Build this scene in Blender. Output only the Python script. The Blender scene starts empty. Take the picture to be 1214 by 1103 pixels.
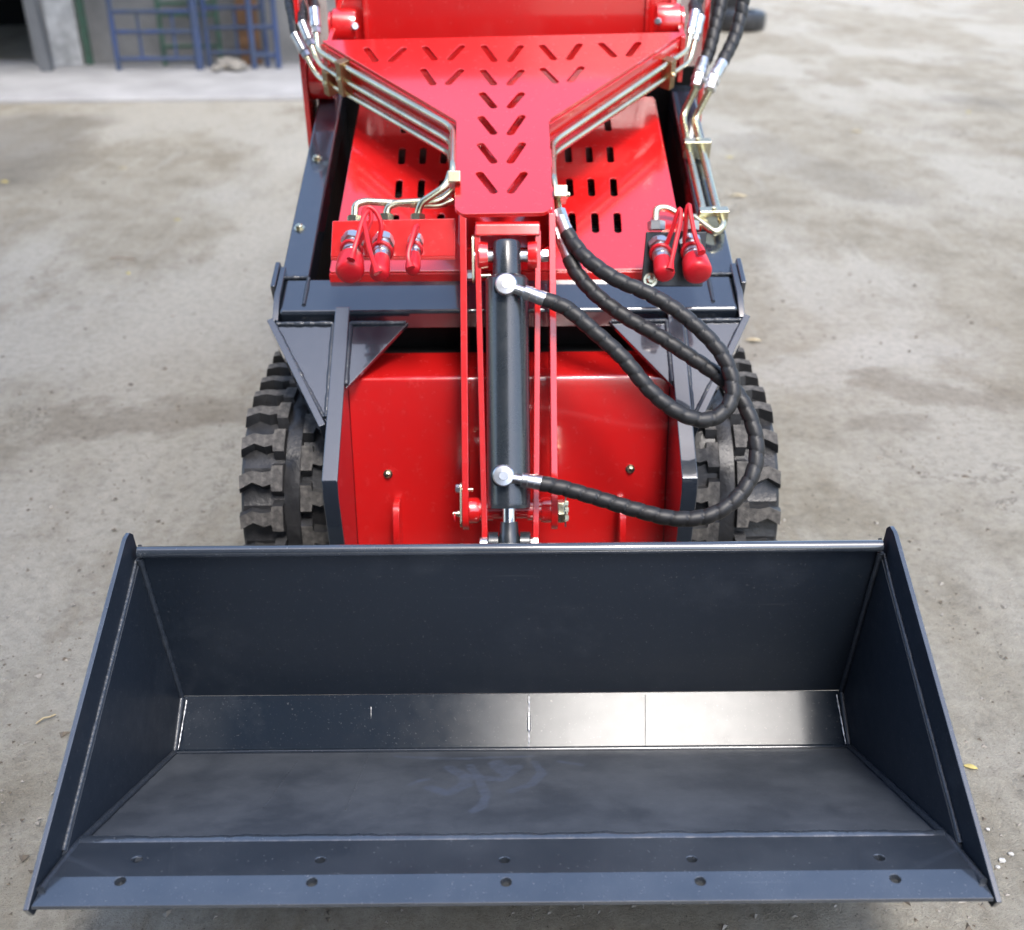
import bpy, bmesh, math, random
from mathutils import Vector, Matrix
R = math.radians
random.seed(7)
scene = bpy.context.scene
col = scene.collection

# ------------------------------------------------------------------ camera, sky, sun, exposure
FPX, IW, IH = 1300.0, 1214.0, 1103.0
PITCH, ROLL = 28.0, -0.5
CAM = Vector((0.004, 0.0, 1.30))
cd = bpy.data.cameras.new('camera')
cam = bpy.data.objects.new('camera', cd); col.objects.link(cam)
CROT = (Matrix.Rotation(R(90 - PITCH), 3, 'X') @ Matrix.Rotation(R(ROLL), 3, 'Z'))
cam.matrix_world = Matrix.Translation(CAM) @ CROT.to_4x4()
cd.sensor_fit = 'HORIZONTAL'; cd.sensor_width = 36.0; cd.lens = 36.0 * FPX / IW
cd.clip_start = 0.02; cd.clip_end = 500
cd.dof.use_dof = True; cd.dof.focus_distance = 1.62; cd.dof.aperture_fstop = 3.6
scene.camera = cam

SUN_EL, SUN_AZ = 62.5, 164.0          # azimuth: compass angle from +Y, clockwise
world = bpy.data.worlds.new('World'); scene.world = world; world.use_nodes = True
wn = world.node_tree.nodes; wl = world.node_tree.links
sky = wn.new('ShaderNodeTexSky'); sky.sky_type = 'NISHITA'; sky.sun_disc = False
sky.sun_elevation = R(SUN_EL); sky.sun_rotation = R(SUN_AZ)
sky.air_density = 1.0; sky.dust_density = 2.5; sky.ozone_density = 1.0
wl.new(sky.outputs['Color'], wn['Background'].inputs['Color'])
wn['Background'].inputs['Strength'].default_value = 0.15
sl = bpy.data.lights.new('sun', 'SUN'); sl.energy = 1.0; sl.angle = R(13); sl.color = (1.0, 0.965, 0.92)
so = bpy.data.objects.new('sun', sl); col.objects.link(so)
sd = Vector((math.sin(R(SUN_AZ)) * math.cos(R(SUN_EL)), math.cos(R(SUN_AZ)) * math.cos(R(SUN_EL)), math.sin(R(SUN_EL))))
so.rotation_euler = sd.to_track_quat('Z', 'Y').to_euler(); so.location = sd * 20
scene.view_settings.view_transform = 'Standard'; scene.view_settings.look = 'None'
scene.view_settings.gamma = 1.0; scene.view_settings.use_curve_mapping = False
scene.view_settings.exposure = 1.6
scene.render.engine = 'CYCLES'
scene.cycles.max_bounces = 8

# ------------------------------------------------------------------ helpers
def ray(px, py):
    return (CROT @ Vector(((px - IW / 2) / FPX, -(py - IH / 2) / FPX, -1.0))).normalized()
def isect(px, py, p0, n):
    d = ray(px, py); p0 = Vector(p0); n = Vector(n)
    return CAM + d * ((p0 - CAM).dot(n) / d.dot(n))
def atY(px, py, Y): return isect(px, py, (0, Y, 0), (0, 1, 0))
def atZ(px, py, Z=0.0): return isect(px, py, (0, 0, Z), (0, 0, 1))
def onp(px, py, yz, slope):
    """point on a plane that contains the X axis direction and climbs at `slope` degrees"""
    return isect(px, py, (0, yz[0], yz[1]), (0, -math.sin(R(slope)), math.cos(R(slope))))

class MB:
    def __init__(s): s.v = []; s.f = []; s.m = []
    def add(s, verts, faces, mi=0):
        k = len(s.v); s.v += [tuple(v) for v in verts]
        s.f += [tuple(i + k for i in f) for f in faces]; s.m += [mi] * len(faces); return s
    def box(s, c, size, M=None, mi=0):
        x, y, z = [a / 2 for a in size]; c = Vector(c)
        vs = [Vector(p) for p in ((-x,-y,-z),(x,-y,-z),(x,y,-z),(-x,y,-z),(-x,-y,z),(x,-y,z),(x,y,z),(-x,y,z))]
        if M is not None: vs = [M @ v for v in vs]
        return s.add([v + c for v in vs], [(0,3,2,1),(4,5,6,7),(0,1,5,4),(1,2,6,5),(2,3,7,6),(3,0,4,7)], mi)
    def prism(s, poly, x0, x1, mi=0):
        """poly of (y, z) extruded along X"""
        n = len(poly)
        area = sum(poly[i][0]*poly[(i+1)%n][1]-poly[(i+1)%n][0]*poly[i][1] for i in range(n))
        if area < 0: poly = poly[::-1]
        if x0 > x1: x0, x1 = x1, x0
        vs = [(x0, y, z) for y, z in poly] + [(x1, y, z) for y, z in poly]
        fs = [tuple(range(n))[::-1], tuple(range(n, 2*n))] + [(i, (i+1)%n, n+(i+1)%n, n+i) for i in range(n)]
        return s.add(vs, fs, mi)
    def slab(s, pts, t, mi=0):
        """planar 3-D polygon given thickness t against its normal"""
        pts = [Vector(p) for p in pts]; n = len(pts)
        nor = Vector((0,0,0))
        for i in range(n): nor += pts[i].cross(pts[(i+1)%n])
        nor.normalize()
        vs = pts + [p - nor * t for p in pts]
        fs = [tuple(range(n)), tuple(range(n, 2*n))[::-1]] + [(i, n+i, n+(i+1)%n, (i+1)%n) for i in range(n)]
        return s.add(vs, fs, mi)
    def tube(s, path, r, seg=12, rf=None, cap=True, mi=0):
        path = [Vector(p) for p in path]; n = len(path)
        tan = [(path[min(i+1,n-1)] - path[max(i-1,0)]).normalized() for i in range(n)]
        u = tan[0].orthogonal().normalized(); rings = []; L = 0.0; vs = []
        for i in range(n):
            u = (u - tan[i] * u.dot(tan[i])).normalized(); w = tan[i].cross(u)
            if i: L += (path[i] - path[i-1]).length
            for k in range(seg):
                a = 2*math.pi*k/seg
                rr = r if rf is None else rf(L, a, i/(n-1))
                vs.append(path[i] + (u*math.cos(a) + w*math.sin(a)) * rr)
        fs = [(i*seg+k, i*seg+(k+1)%seg, (i+1)*seg+(k+1)%seg, (i+1)*seg+k) for i in range(n-1) for k in range(seg)]
        if cap: fs += [tuple(range(seg))[::-1], tuple(range((n-1)*seg, n*seg))]
        return s.add(vs, fs, mi)
    def cyl(s, a, b, r, seg=20, r2=None, mi=0):
        a = Vector(a); b = Vector(b); r2 = r if r2 is None else r2
        return s.tube([a, b], r, seg, lambda L, an, t: r + (r2 - r) * t, True, mi)
    def lathe(s, a, ax, prof, seg=24, mi=0):
        """prof: list of (distance along ax, radius)"""
        a = Vector(a); ax = Vector(ax).normalized(); u = ax.orthogonal().normalized(); w = ax.cross(u)
        vs = []; n = len(prof)
        for d, r in prof:
            for k in range(seg):
                an = 2*math.pi*k/seg; vs.append(a + ax*d + (u*math.cos(an) + w*math.sin(an))*max(r, 1e-5))
        fs = [(i*seg+k, i*seg+(k+1)%seg, (i+1)*seg+(k+1)%seg, (i+1)*seg+k) for i in range(n-1) for k in range(seg)]
        fs += [tuple(range(seg))[::-1], tuple(range((n-1)*seg, n*seg))]
        return s.add(vs, fs, mi)
    def mesh(s, name, mats, angle=35):
        me = bpy.data.meshes.new(name); me.from_pydata(s.v, [], s.f)
        for m in (mats if isinstance(mats, (list, tuple)) else [mats]): me.materials.append(m)
        for p, mi in zip(me.polygons, s.m): p.material_index = mi
        me.update(); fin(me, angle); return me
    def build(s, name, mats, parent=None, bevel=0.0, angle=35, seg=2):
        o = bpy.data.objects.new(name, s.mesh(name, mats, angle)); link(o, parent)
        if bevel:
            b = o.modifiers.new('bevel', 'BEVEL'); b.width = bevel; b.segments = seg; b.limit_method = 'ANGLE'
            b.angle_limit = R(40); b.harden_normals = True
        return o

def fin(me, angle=35):
    me.polygons.foreach_set('use_smooth', [True] * len(me.polygons)); me.set_sharp_from_angle(angle=R(angle))
def link(o, parent=None):
    col.objects.link(o)
    if parent is not None:
        o.parent = parent
        if parent.type == 'EMPTY' or parent.get('_own'):
            o.matrix_parent_inverse = parent.matrix_basis.inverted()
    return o
def copy_to(mesh_obj, loc, rot, parent, name=None):
    o = bpy.data.objects.new(name or mesh_obj.name.split('.')[0], mesh_obj.data); 
    o.matrix_basis = Matrix.Translation(loc) @ rot.to_4x4(); link(o, parent); return o
def thing(name, label, cat, loc=(0,0,0), group=None):
    o = bpy.data.objects.new(name, None); col.objects.link(o); o.location = loc
    o.empty_display_size = 0.1
    return tag(o, label, cat, group)
def tag(o, label, cat, group=None):
    o['label'] = label; o['category'] = cat
    if group: o['group'] = group
    return o
def struct(o): o['kind'] = 'structure'; return o

def spline(pts, step=0.004):
    pts = [Vector(p) for p in pts]; P = [pts[0]*2-pts[1]] + pts + [pts[-1]*2-pts[-2]]; out = []
    for i in range(1, len(P)-2):
        a, b, c, d = P[i-1:i+3]; n = max(2, int((c-b).length/step))
        for k in range(n):
            t = k/n
            out.append(0.5*((2*b)+(c-a)*t+(2*a-5*b+4*c-d)*t*t+(3*b-a-3*c+d)*t**3))
    out.append(pts[-1]); return out
def filleted(pts, r, n=6):
    """polyline with rounded corners: bent steel pipe"""
    pts = [Vector(p) for p in pts]; out = [pts[0]]
    for i in range(1, len(pts)-1):
        a, b, c = pts[i-1], pts[i], pts[i+1]
        d1 = (a-b); d2 = (c-b); rr = min(r, d1.length*.45, d2.length*.45)
        p = b + d1.normalized()*rr; q = b + d2.normalized()*rr
        for k in range(n+1):
            t = k/n; out.append(p*(1-t)**2 + b*2*t*(1-t) + q*t*t)
    out.append(pts[-1]); return out
def round_poly(pts, r, n=5):
    pts = [Vector((p[0], p[1])) for p in pts]; out = []
    for i in range(len(pts)):
        a, b, c = pts[i-1], pts[i], pts[(i+1) % len(pts)]
        d1 = a-b; d2 = c-b; rr = min(r, d1.length*.45, d2.length*.45)
        p = b + d1.normalized()*rr; q = b + d2.normalized()*rr
        for k in range(n+1):
            t = k/n; v = p*(1-t)**2 + b*2*t*(1-t) + q*t*t; out.append((v.x, v.y))
    return out
def slot2d(a, b, r, n=6):
    a = Vector(a); b = Vector(b); d = (b-a); ang = math.atan2(d.y, d.x); out = []
    for k in range(n+1):
        t = ang - math.pi/2 + math.pi*k/n; out.append((b.x+r*math.cos(t), b.y+r*math.sin(t)))
    for k in range(n+1):
        t = ang + math.pi/2 + math.pi*k/n; out.append((a.x+r*math.cos(t), a.y+r*math.sin(t)))
    return out
def plate(outer, holes, t, bevel=0.0):
    """filled 2-D outline with holes -> mesh of thickness t, top face at z=0, with a rounded edge"""
    cu = bpy.data.curves.new('tmp', 'CURVE'); cu.dimensions = '2D'; cu.fill_mode = 'BOTH'
    cu.extrude = max(t/2 - bevel, 1e-5); cu.bevel_depth = bevel; cu.bevel_resolution = 1; cu.offset = -bevel
    for loop in [outer] + holes:
        sp = cu.splines.new('POLY'); sp.points.add(len(loop)-1); sp.use_cyclic_u = True
        for p, q in zip(sp.points, loop): p.co = (q[0], q[1], 0, 1)
    ob = bpy.data.objects.new('tmp', cu); col.objects.link(ob)
    dg = bpy.context.evaluated_depsgraph_get()
    me = bpy.data.meshes.new_from_object(ob.evaluated_get(dg)); 
    bpy.data.objects.remove(ob); bpy.data.curves.remove(cu)
    bm = bmesh.new(); bm.from_mesh(me)
    bmesh.ops.translate(bm, vec=(0, 0, -t/2), verts=bm.verts)
    bmesh.ops.remove_doubles(bm, verts=bm.verts, dist=1e-6)
    bm.to_mesh(me); bm.free(); return me
def place_mesh(me, name, mat, M, parent, angle=18):
    me.transform(M); me.materials.clear(); me.materials.append(mat); me.name = name; fin(me, angle)
    return link(bpy.data.objects.new(name, me), parent)
def weld(path, r, name, mat, parent, seg=8, step=0.0022, amp=.22):
    pts = []
    path = [Vector(p) for p in path]
    for a, b in zip(path[:-1], path[1:]):
        n = max(2, int((b-a).length/step))
        pts += [a.lerp(b, k/n) for k in range(n)]
    pts.append(path[-1]); rnd = random.Random(len(pts)); ph = [0.0]
    wob = [rnd.uniform(-1, 1) for _ in range(len(pts)//5 + 3)]
    def rf(L, a, t):
        q = t*(len(wob)-2); i = int(q); w = wob[i]*(1-(q-i)) + wob[i+1]*(q-i)
        return r*(1 + amp*.28*math.sin(2*math.pi*L/.009 + 2*w) + amp*w)
    return MB().tube(pts, r, seg, rf).build(name, mat, parent, angle=60)

# ------------------------------------------------------------------ materials
def nodes(name):
    m = bpy.data.materials.new(name); m.use_nodes = True
    nt = m.node_tree; return m, nt, nt.nodes['Principled BSDF']
def noise(nt, scale, detail=4, rough=.55, coord='Object', vec=None):
    n = nt.nodes.new('ShaderNodeTexNoise'); n.inputs['Scale'].default_value = scale
    n.inputs['Detail'].default_value = detail; n.inputs['Roughness'].default_value = rough
    if vec is None:
        tc = nt.nodes.new('ShaderNodeTexCoord'); vec = tc.outputs[coord]
    nt.links.new(vec, n.inputs['Vector']); return n
def ramp(nt, src, stops):
    r = nt.nodes.new('ShaderNodeValToRGB'); e = r.color_ramp.elements
    while len(e) < len(stops): e.new(.5)
    for el, (p, c) in zip(e, stops):
        el.position = p; el.color = (c if isinstance(c, (tuple, list)) else (c, c, c)) + ((1,) if not isinstance(c, (tuple, list)) or len(c) == 3 else ())
    nt.links.new(src, r.inputs['Fac']); return r
def mix(nt, fac, a, b, kind='MIX'):
    m = nt.nodes.new('ShaderNodeMix'); m.data_type = 'RGBA'; m.blend_type = kind
    for i, s in (('Factor', fac), ('A', a), ('B', b)):
        sock = [x for x in m.inputs if x.name == i and (x.type == ('VALUE' if i == 'Factor' else 'RGBA'))][0]
        if hasattr(s, 'is_linked'): nt.links.new(s, sock)
        else: sock.default_value = s if i == 'Factor' else tuple(s) + (1,)
    return [x for x in m.outputs if x.type == 'RGBA'][0]
def bump(nt, bsdf, src, strength, dist):
    b = nt.nodes.new('ShaderNodeBump'); b.inputs['Strength'].default_value = strength; b.inputs['Distance'].default_value = dist
    nt.links.new(src, b.inputs['Height']); nt.links.new(b.outputs['Normal'], bsdf.inputs['Normal']); return b
def paint(name, c, rough, coat=.0, crough=.05, dust=(.3,.28,.25), dustamt=.08, peel=.03, var=.12):
    m, nt, b = nodes(name)
    n1 = noise(nt, 3.0, 5); n2 = noise(nt, 45, 6, .7); n3 = noise(nt, 420, 2)
    base = mix(nt, n1.outputs['Fac'], [x*(1-var) for x in c], [x*(1+var) for x in c])
    dm = ramp(nt, n2.outputs['Fac'], [(.52, 0.0), (.85, dustamt)])
    nt.links.new(mix(nt, dm.outputs['Color'], base, dust), b.inputs['Base Color'])
    rr = ramp(nt, n2.outputs['Fac'], [(.3, rough*.85), (.8, rough*1.3)])
    nt.links.new(rr.outputs['Color'], b.inputs['Roughness'])
    b.inputs['Coat Weight'].default_value = coat; b.inputs['Coat Roughness'].default_value = crough; b.inputs['Coat IOR'].default_value = 1.75; b.inputs['Specular IOR Level'].default_value = .6
    bump(nt, b, n3.outputs['Fac'], peel, .002); return m
def metal(name, c, rough, c2=None, scale=30):
    m, nt, b = nodes(name); b.inputs['Metallic'].default_value = 1.0
    n = noise(nt, scale, 4); c2 = c2 or [x*.75 for x in c]
    r = ramp(nt, n.outputs['Fac'], [(.35, tuple(c2)), (.65, tuple(c))])
    nt.links.new(r.outputs['Color'], b.inputs['Base Color'])
    rr = ramp(nt, n.outputs['Fac'], [(.3, rough*1.4), (.7, rough)])
    nt.links.new(rr.outputs['Color'], b.inputs['Roughness'])
    bump(nt, b, noise(nt, 300, 3).outputs['Fac'], .04, .001); return m
def flat(name, c, rough, c2=None, scale=40, bmp=.1, bs=200, bd=.002, detail=5):
    m, nt, b = nodes(name); n = noise(nt, scale, detail); c2 = c2 or [x*.7 for x in c]
    r = ramp(nt, n.outputs['Fac'], [(.35, tuple(c2)), (.65, tuple(c))])
    nt.links.new(r.outputs['Color'], b.inputs['Base Color']); b.inputs['Roughness'].default_value = rough
    bump(nt, b, noise(nt, bs, 4).outputs['Fac'], bmp, bd); return m

RED = paint('red_paint', (.60, .010, .010), .24, 1.0, .09, dustamt=.035)
GREY = paint('slate_grey_paint', (.020, .026, .036), .2, 1.0, dust=(.22,.22,.22), dustamt=.06)
WELD = paint('painted_weld', (.022, .028, .038), .42, .15, dustamt=.10, peel=.4)
WELDBARE = metal('scraped_weld', (.62, .63, .64), .3)
CYL = paint('cylinder_paint', (.022, .027, .032), .28, .4, .14, dustamt=.05)
ZINC = metal('zinc_plate', (.72, .73, .74), .26)
YZINC = metal('yellow_zinc', (.80, .73, .52), .22, (.58, .58, .42), 22)
BRASS = metal('bronze_clamp', (.40, .29, .17), .36, (.30, .21, .11), 60)
CHROME = metal('chrome_rod', (.8, .8, .8), .08)
HOSE = flat('hose_wrap', (.018, .018, .019), .48, (.012, .012, .012), 120, .12, 300, .001)
CAPS = flat('red_rubber_cap', (.60, .012, .022), .36, (.52, .009, .016), 60, .05, 300, .001)
RUB = flat('track_rubber', (.034, .034, .035), .38, (.014, .014, .015), 30, .35, 160, .003)
DUSTY = flat('dusty_lug_top', (.122, .113, .102), .85, (.048, .045, .042), 90, .5, 220, .003)
BLACK = flat('black_plate', (.014, .015, .016), .35, None, 50, .05)
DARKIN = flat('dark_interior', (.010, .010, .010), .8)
DARKIN.node_tree.nodes['Principled BSDF'].inputs['Specular IOR Level'].default_value = .12
BLUE = flat('blue_scaffold_paint', (.045, .075, .18), .7, (.06, .08, .12), 7, .2)
GREEN = flat('green_scaffold_paint', (.06, .14, .09), .6, (.06, .10, .07), 20, .2)

def bucket_mat(name='bucket_paint', r0=.09, r1=.15, coat=.35, crough=.07, c=(.011,.0165,.0255), film=0.0, spec=.7):
    m, nt, b = nodes(name)
    tc = nt.nodes.new('ShaderNodeTexCoord'); P = tc.outputs['Object']
    n1 = noise(nt, 2.5, 5); n2 = noise(nt, 38, 7, .7); n3 = noise(nt, 900, 2); n4 = noise(nt, 7, 6, .65)
    base = mix(nt, n1.outputs['Fac'], [x*.85 for x in c], [x*1.15 for x in c])
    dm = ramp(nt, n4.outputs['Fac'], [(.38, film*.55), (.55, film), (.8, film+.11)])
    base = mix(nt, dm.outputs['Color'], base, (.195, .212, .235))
    sp_ = ramp(nt, noise(nt, 260, 2, .6).outputs['Fac'], [(.66, 0.0), (.74, .22)])
    base = mix(nt, sp_.outputs['Color'], base, (.30, .30, .30))
    mpp = nt.nodes.new('ShaderNodeMapping'); nt.links.new(P, mpp.inputs['Vector']); mpp.inputs['Rotation'].default_value = (0, .3, .5); mpp.inputs['Scale'].default_value = (2.0, 90, 90)
    sc_ = ramp(nt, noise(nt, 2.0, 3, .5, vec=mpp.outputs[0]).outputs['Fac'], [(.70, 0.0), (.78, .10)])
    base = mix(nt, sc_.outputs['Color'], base, (.26, .27, .28))
    # wiped hand smears on the floor plate: arcs of a disturbed dust film
    dn = noise(nt, 16, 3); va = nt.nodes.new('ShaderNodeVectorMath'); va.operation = 'SCALE'; va.inputs['Scale'].default_value = .018
    nt.links.new(dn.outputs['Color'], va.inputs[0])
    vb = nt.nodes.new('ShaderNodeVectorMath'); vb.operation = 'ADD'; nt.links.new(P, vb.inputs[0]); nt.links.new(va.outputs[0], vb.inputs[1])
    tot = None
    def M(op, a, b_=None, c_=None):
        q = nt.nodes.new('ShaderNodeMath'); q.operation = op
        for i, x in enumerate((a, b_, c_)):
            if x is None: continue
            if hasattr(x, 'is_linked'): nt.links.new(x, q.inputs[i])
            else: q.inputs[i].default_value = x
        return q.outputs[0]
    smk = ramp(nt, noise(nt, 55, 5, .7).outputs['Fac'], [(.36, .25), (.6, 1.0)])
    O = Vector((.009, .009, .009))
    def VM(op, a, b_=None, sc=None):
        q = nt.nodes.new('ShaderNodeVectorMath'); q.operation = op
        for i_, x in enumerate((a, b_)):
            if x is None: continue
            if hasattr(x, 'is_linked'): nt.links.new(x, q.inputs[i_])
            else: q.inputs[i_].default_value = x
        if sc is not None: nt.links.new(sc, q.inputs['Scale'])
        return q.outputs['Value'] if op in ('DOT_PRODUCT', 'DISTANCE') else q.outputs[0]
    for wid, pts in (STROKES if film > .2 else STROKES[:1]):
        P3 = [onp(px, py, (1.343, .066), -25.3) + O for px, py in pts]
        for A_, B_ in zip(P3[:-1], P3[1:]):
            ab = B_ - A_; rel = VM('SUBTRACT', vb.outputs[0], A_)
            t_ = M('MAXIMUM', M('MINIMUM', VM('DOT_PRODUCT', rel, ab / ab.length_squared), 1.0), 0.0)
            dist = VM('DISTANCE', rel, VM('SCALE', tuple(ab), None, t_))
            k_ = M('MAXIMUM', M('MINIMUM', M('MULTIPLY', M('SUBTRACT', 1.0, M('DIVIDE', dist, wid)), 3.0), 1.0), 0.0)
            tot = k_ if tot is None else M('MAXIMUM', tot, k_)
    base = mix(nt, M('MULTIPLY', M('MULTIPLY', tot, smk.outputs['Color']), .62), base, (.085, .105, .15))
    nt.links.new(base, b.inputs['Base Color'])
    rr = ramp(nt, n2.outputs['Fac'], [(.3, r0), (.8, r1)])
    nt.links.new(rr.outputs['Color'], b.inputs['Roughness'])
    b.inputs['Coat Weight'].default_value = coat; b.inputs['Coat Roughness'].default_value = crough; b.inputs['Coat IOR'].default_value = 1.7; b.inputs['Specular IOR Level'].default_value = spec
    bump(nt, b, n3.outputs['Fac'], .06, .001); return m
STROKES = [(.012, [(531,910),(552,920),(552,931),(531,940),(509,934)]), (.006, [(488,930),(508,924)]), (.009, [(560,908),(568,924),(575,945),(572,957),(561,962)]),
           (.011, [(564,922),(597,924),(613,909)]), (.009, [(634,904),(642,916),(630,931),(605,938)]), (.007, [(469,897),(515,899),(564,899),(630,897)]), (.006, [(663,903),(688,907)]), (.016, [(590,905),(600,915)])]
BUCKET = bucket_mat()
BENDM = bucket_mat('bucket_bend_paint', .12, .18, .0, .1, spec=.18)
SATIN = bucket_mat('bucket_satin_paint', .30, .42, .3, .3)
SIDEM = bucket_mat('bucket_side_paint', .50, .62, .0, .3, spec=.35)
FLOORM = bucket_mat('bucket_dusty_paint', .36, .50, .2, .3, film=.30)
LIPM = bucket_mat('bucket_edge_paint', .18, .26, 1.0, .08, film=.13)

def ground_mat():
    m, nt, b = nodes('yard_ground')
    tc = nt.nodes.new('ShaderNodeTexCoord'); mp = nt.nodes.new('ShaderNodeMapping'); nt.links.new(tc.outputs['Object'], mp.inputs['Vector'])
    mp.inputs['Rotation'].default_value = (0, 0, .6); mp.inputs['Scale'].default_value = (1.0, .5, 1.0)
    mq = nt.nodes.new('ShaderNodeMapping'); nt.links.new(tc.outputs['Object'], mq.inputs['Vector'])
    mq.inputs['Rotation'].default_value = (0, 0, -.5); mq.inputs['Scale'].default_value = (5.0, .5, 1.0)
    big = noise(nt, .8, 8, .62, vec=mp.outputs[0]); mid = noise(nt, 4.5, 10, .72); fine = noise(nt, 38, 9, .75); grit = noise(nt, 260, 4, .8); speck = noise(nt, 95, 2, .5)
    c = ramp(nt, mid.outputs['Fac'], [(.30, (.222, .203, .166)), (.48, (.315, .294, .250)), (.66, (.382, .362, .318))])
    pale = ramp(nt, big.outputs['Fac'], [(.47, 0.0), (.56, .8)])
    c1 = mix(nt, pale.outputs['Color'], c.outputs['Color'], (.428, .418, .392))
    brown = ramp(nt, noise(nt, 1.4, 9, .74, vec=mp.outputs[0]).outputs['Fac'], [(.53, 0.0), (.63, .65)])
    c2 = mix(nt, brown.outputs['Color'], c1, (.235, .207, .163))
    trk = ramp(nt, noise(nt, 1.6, 6, .6, vec=mq.outputs[0]).outputs['Fac'], [(.56, 0.0), (.68, .35)])
    c2 = mix(nt, trk.outputs['Color'], c2, (.43, .42, .395))
    f = ramp(nt, fine.outputs['Fac'], [(.28, .62), (.5, 1.0), (.72, 1.22)])
    c3 = mix(nt, .85, c2, f.outputs['Color'], 'MULTIPLY')
    g = ramp(nt, grit.outputs['Fac'], [(.25, .42), (.42, .96), (.60, 1.04), (.80, 1.6)])
    c4 = mix(nt, .9, c3, g.outputs['Color'], 'MULTIPLY')
    dk = ramp(nt, speck.outputs['Fac'], [(.70, 0.0), (.75, .6)]); c4 = mix(nt, dk.outputs['Color'], c4, (.10, .085, .065))
    # hairline cracks
    vo = nt.nodes.new('ShaderNodeTexVoronoi'); vo.feature = 'DISTANCE_TO_EDGE'; vo.inputs['Scale'].default_value = .55
    wv = nt.nodes.new('ShaderNodeVectorMath'); wv.operation = 'ADD'; wn2 = noise(nt, 2.2, 6, .7); nt.links.new(tc.outputs['Object'], wv.inputs[0]); nt.links.new(wn2.outputs['Color'], wv.inputs[1]); nt.links.new(wv.outputs[0], vo.inputs['Vector'])
    ck = ramp(nt, vo.outputs['Distance'], [(.0, .75), (.006, 0.0)])
    brk = ramp(nt, noise(nt, 1.1, 3).outputs['Fac'], [(.48, 0.0), (.58, 1.0)])
    ckm = mix(nt, 1.0, ck.outputs['Color'], brk.outputs['Color'], 'MULTIPLY')
    c4 = mix(nt, ckm, c4, (.10, .09, .075))
    st = ramp(nt, noise(nt, .42, 5, .6).outputs['Fac'], [(.58, 0.0), (.70, .55)])
    c5 = mix(nt, st.outputs['Color'], c4, (.12, .112, .10))
    # dust bands, wheel marks and darker patches, the widest at far left
    wa = nt.nodes.new('ShaderNodeVectorMath'); wa.operation = 'MULTIPLY_ADD'; wnn = noise(nt, 1.8, 7, .7)
    nt.links.new(wnn.outputs['Color'], wa.inputs[0]); wa.inputs[1].default_value = (.7, .7, 0); nt.links.new(tc.outputs['Object'], wa.inputs[2])
    def M(op, a, b_=None):
        q = nt.nodes.new('ShaderNodeMath'); q.operation = op
        for i_, x in enumerate((a, b_)):
            if x is None: continue
            if hasattr(x, 'is_linked'): nt.links.new(x, q.inputs[i_])
            else: q.inputs[i_].default_value = x
        return q.outputs[0]
    def VM(op, a, b_=None, sc=None):
        q = nt.nodes.new('ShaderNodeVectorMath'); q.operation = op
        for i_, x in enumerate((a, b_)):
            if x is None: continue
            if hasattr(x, 'is_linked'): nt.links.new(x, q.inputs[i_])
            else: q.inputs[i_].default_value = x
        if sc is not None: nt.links.new(sc, q.inputs['Scale'])
        return q.outputs['Value'] if op in ('DOT_PRODUCT', 'DISTANCE') else q.outputs[0]
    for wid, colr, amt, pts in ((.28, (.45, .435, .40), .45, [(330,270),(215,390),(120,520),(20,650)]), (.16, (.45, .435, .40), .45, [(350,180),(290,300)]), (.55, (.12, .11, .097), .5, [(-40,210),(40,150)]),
            (.12, (.20, .175, .14), .55, [(70,500),(300,480)]), (.22, (.19, .176, .155), .32, [(890,170),(1060,235)]), (.15, (.47, .465, .45), .55, [(930,450),(1090,400)]), (.10, (.22, .195, .16), .55, [(1040,445),(1200,470)]), (.10, (.22, .20, .17), .5, [(1020,500),(1080,495)])):
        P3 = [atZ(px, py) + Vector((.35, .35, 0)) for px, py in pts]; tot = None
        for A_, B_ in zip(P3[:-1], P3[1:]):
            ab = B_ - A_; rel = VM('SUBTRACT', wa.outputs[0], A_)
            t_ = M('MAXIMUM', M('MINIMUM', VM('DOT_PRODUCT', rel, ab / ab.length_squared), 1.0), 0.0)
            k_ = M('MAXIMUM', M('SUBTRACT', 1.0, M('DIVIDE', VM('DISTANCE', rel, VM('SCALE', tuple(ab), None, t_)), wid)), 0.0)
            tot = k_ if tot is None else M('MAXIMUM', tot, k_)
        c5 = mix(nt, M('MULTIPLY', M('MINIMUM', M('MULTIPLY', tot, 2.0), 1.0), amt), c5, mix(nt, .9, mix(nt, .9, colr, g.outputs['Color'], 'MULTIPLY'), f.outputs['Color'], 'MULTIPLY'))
    c5 = mix(nt, 1.0, c5, (1.03, .99, .89), 'MULTIPLY')
    nt.links.new(c5, b.inputs['Base Color']); b.inputs['Roughness'].default_value = .9
    h = mix(nt, .5, mid.outputs['Fac'], fine.outputs['Fac']); h2 = mix(nt, .45, h, grit.outputs['Fac'])
    bump(nt, b, h2, .9, .022); return m
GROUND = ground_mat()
SLAB = flat('concrete_slab', (.40, .395, .39), .85, (.31, .305, .30), 3, .3, 60, .01, 8)
WALLM = flat('weathered_concrete', (.34, .33, .31), .9, (.17, .165, .155), 1.6, .4, 30, .02, 9)
WHITE = flat('flaking_whitewash', (.62, .61, .58), .85, (.36, .35, .33), 9, .3)
BRICKISH = flat('brown_board', (.25, .13, .06), .8, (.16, .09, .05), 8)
METALSH = flat('sheet_cladding', (.16, .165, .17), .6, (.11, .115, .12), 2)
STONE = flat('stone_chip', (.36, .335, .295), .9, (.20, .18, .15), 30, .3)
LEAF = flat('dry_leaf', (.46, .39, .25), .8, (.34, .27, .16), 60)
LEAF2 = flat('yellow_leaf', (.52, .43, .14), .8, (.38, .31, .12), 60)

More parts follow.
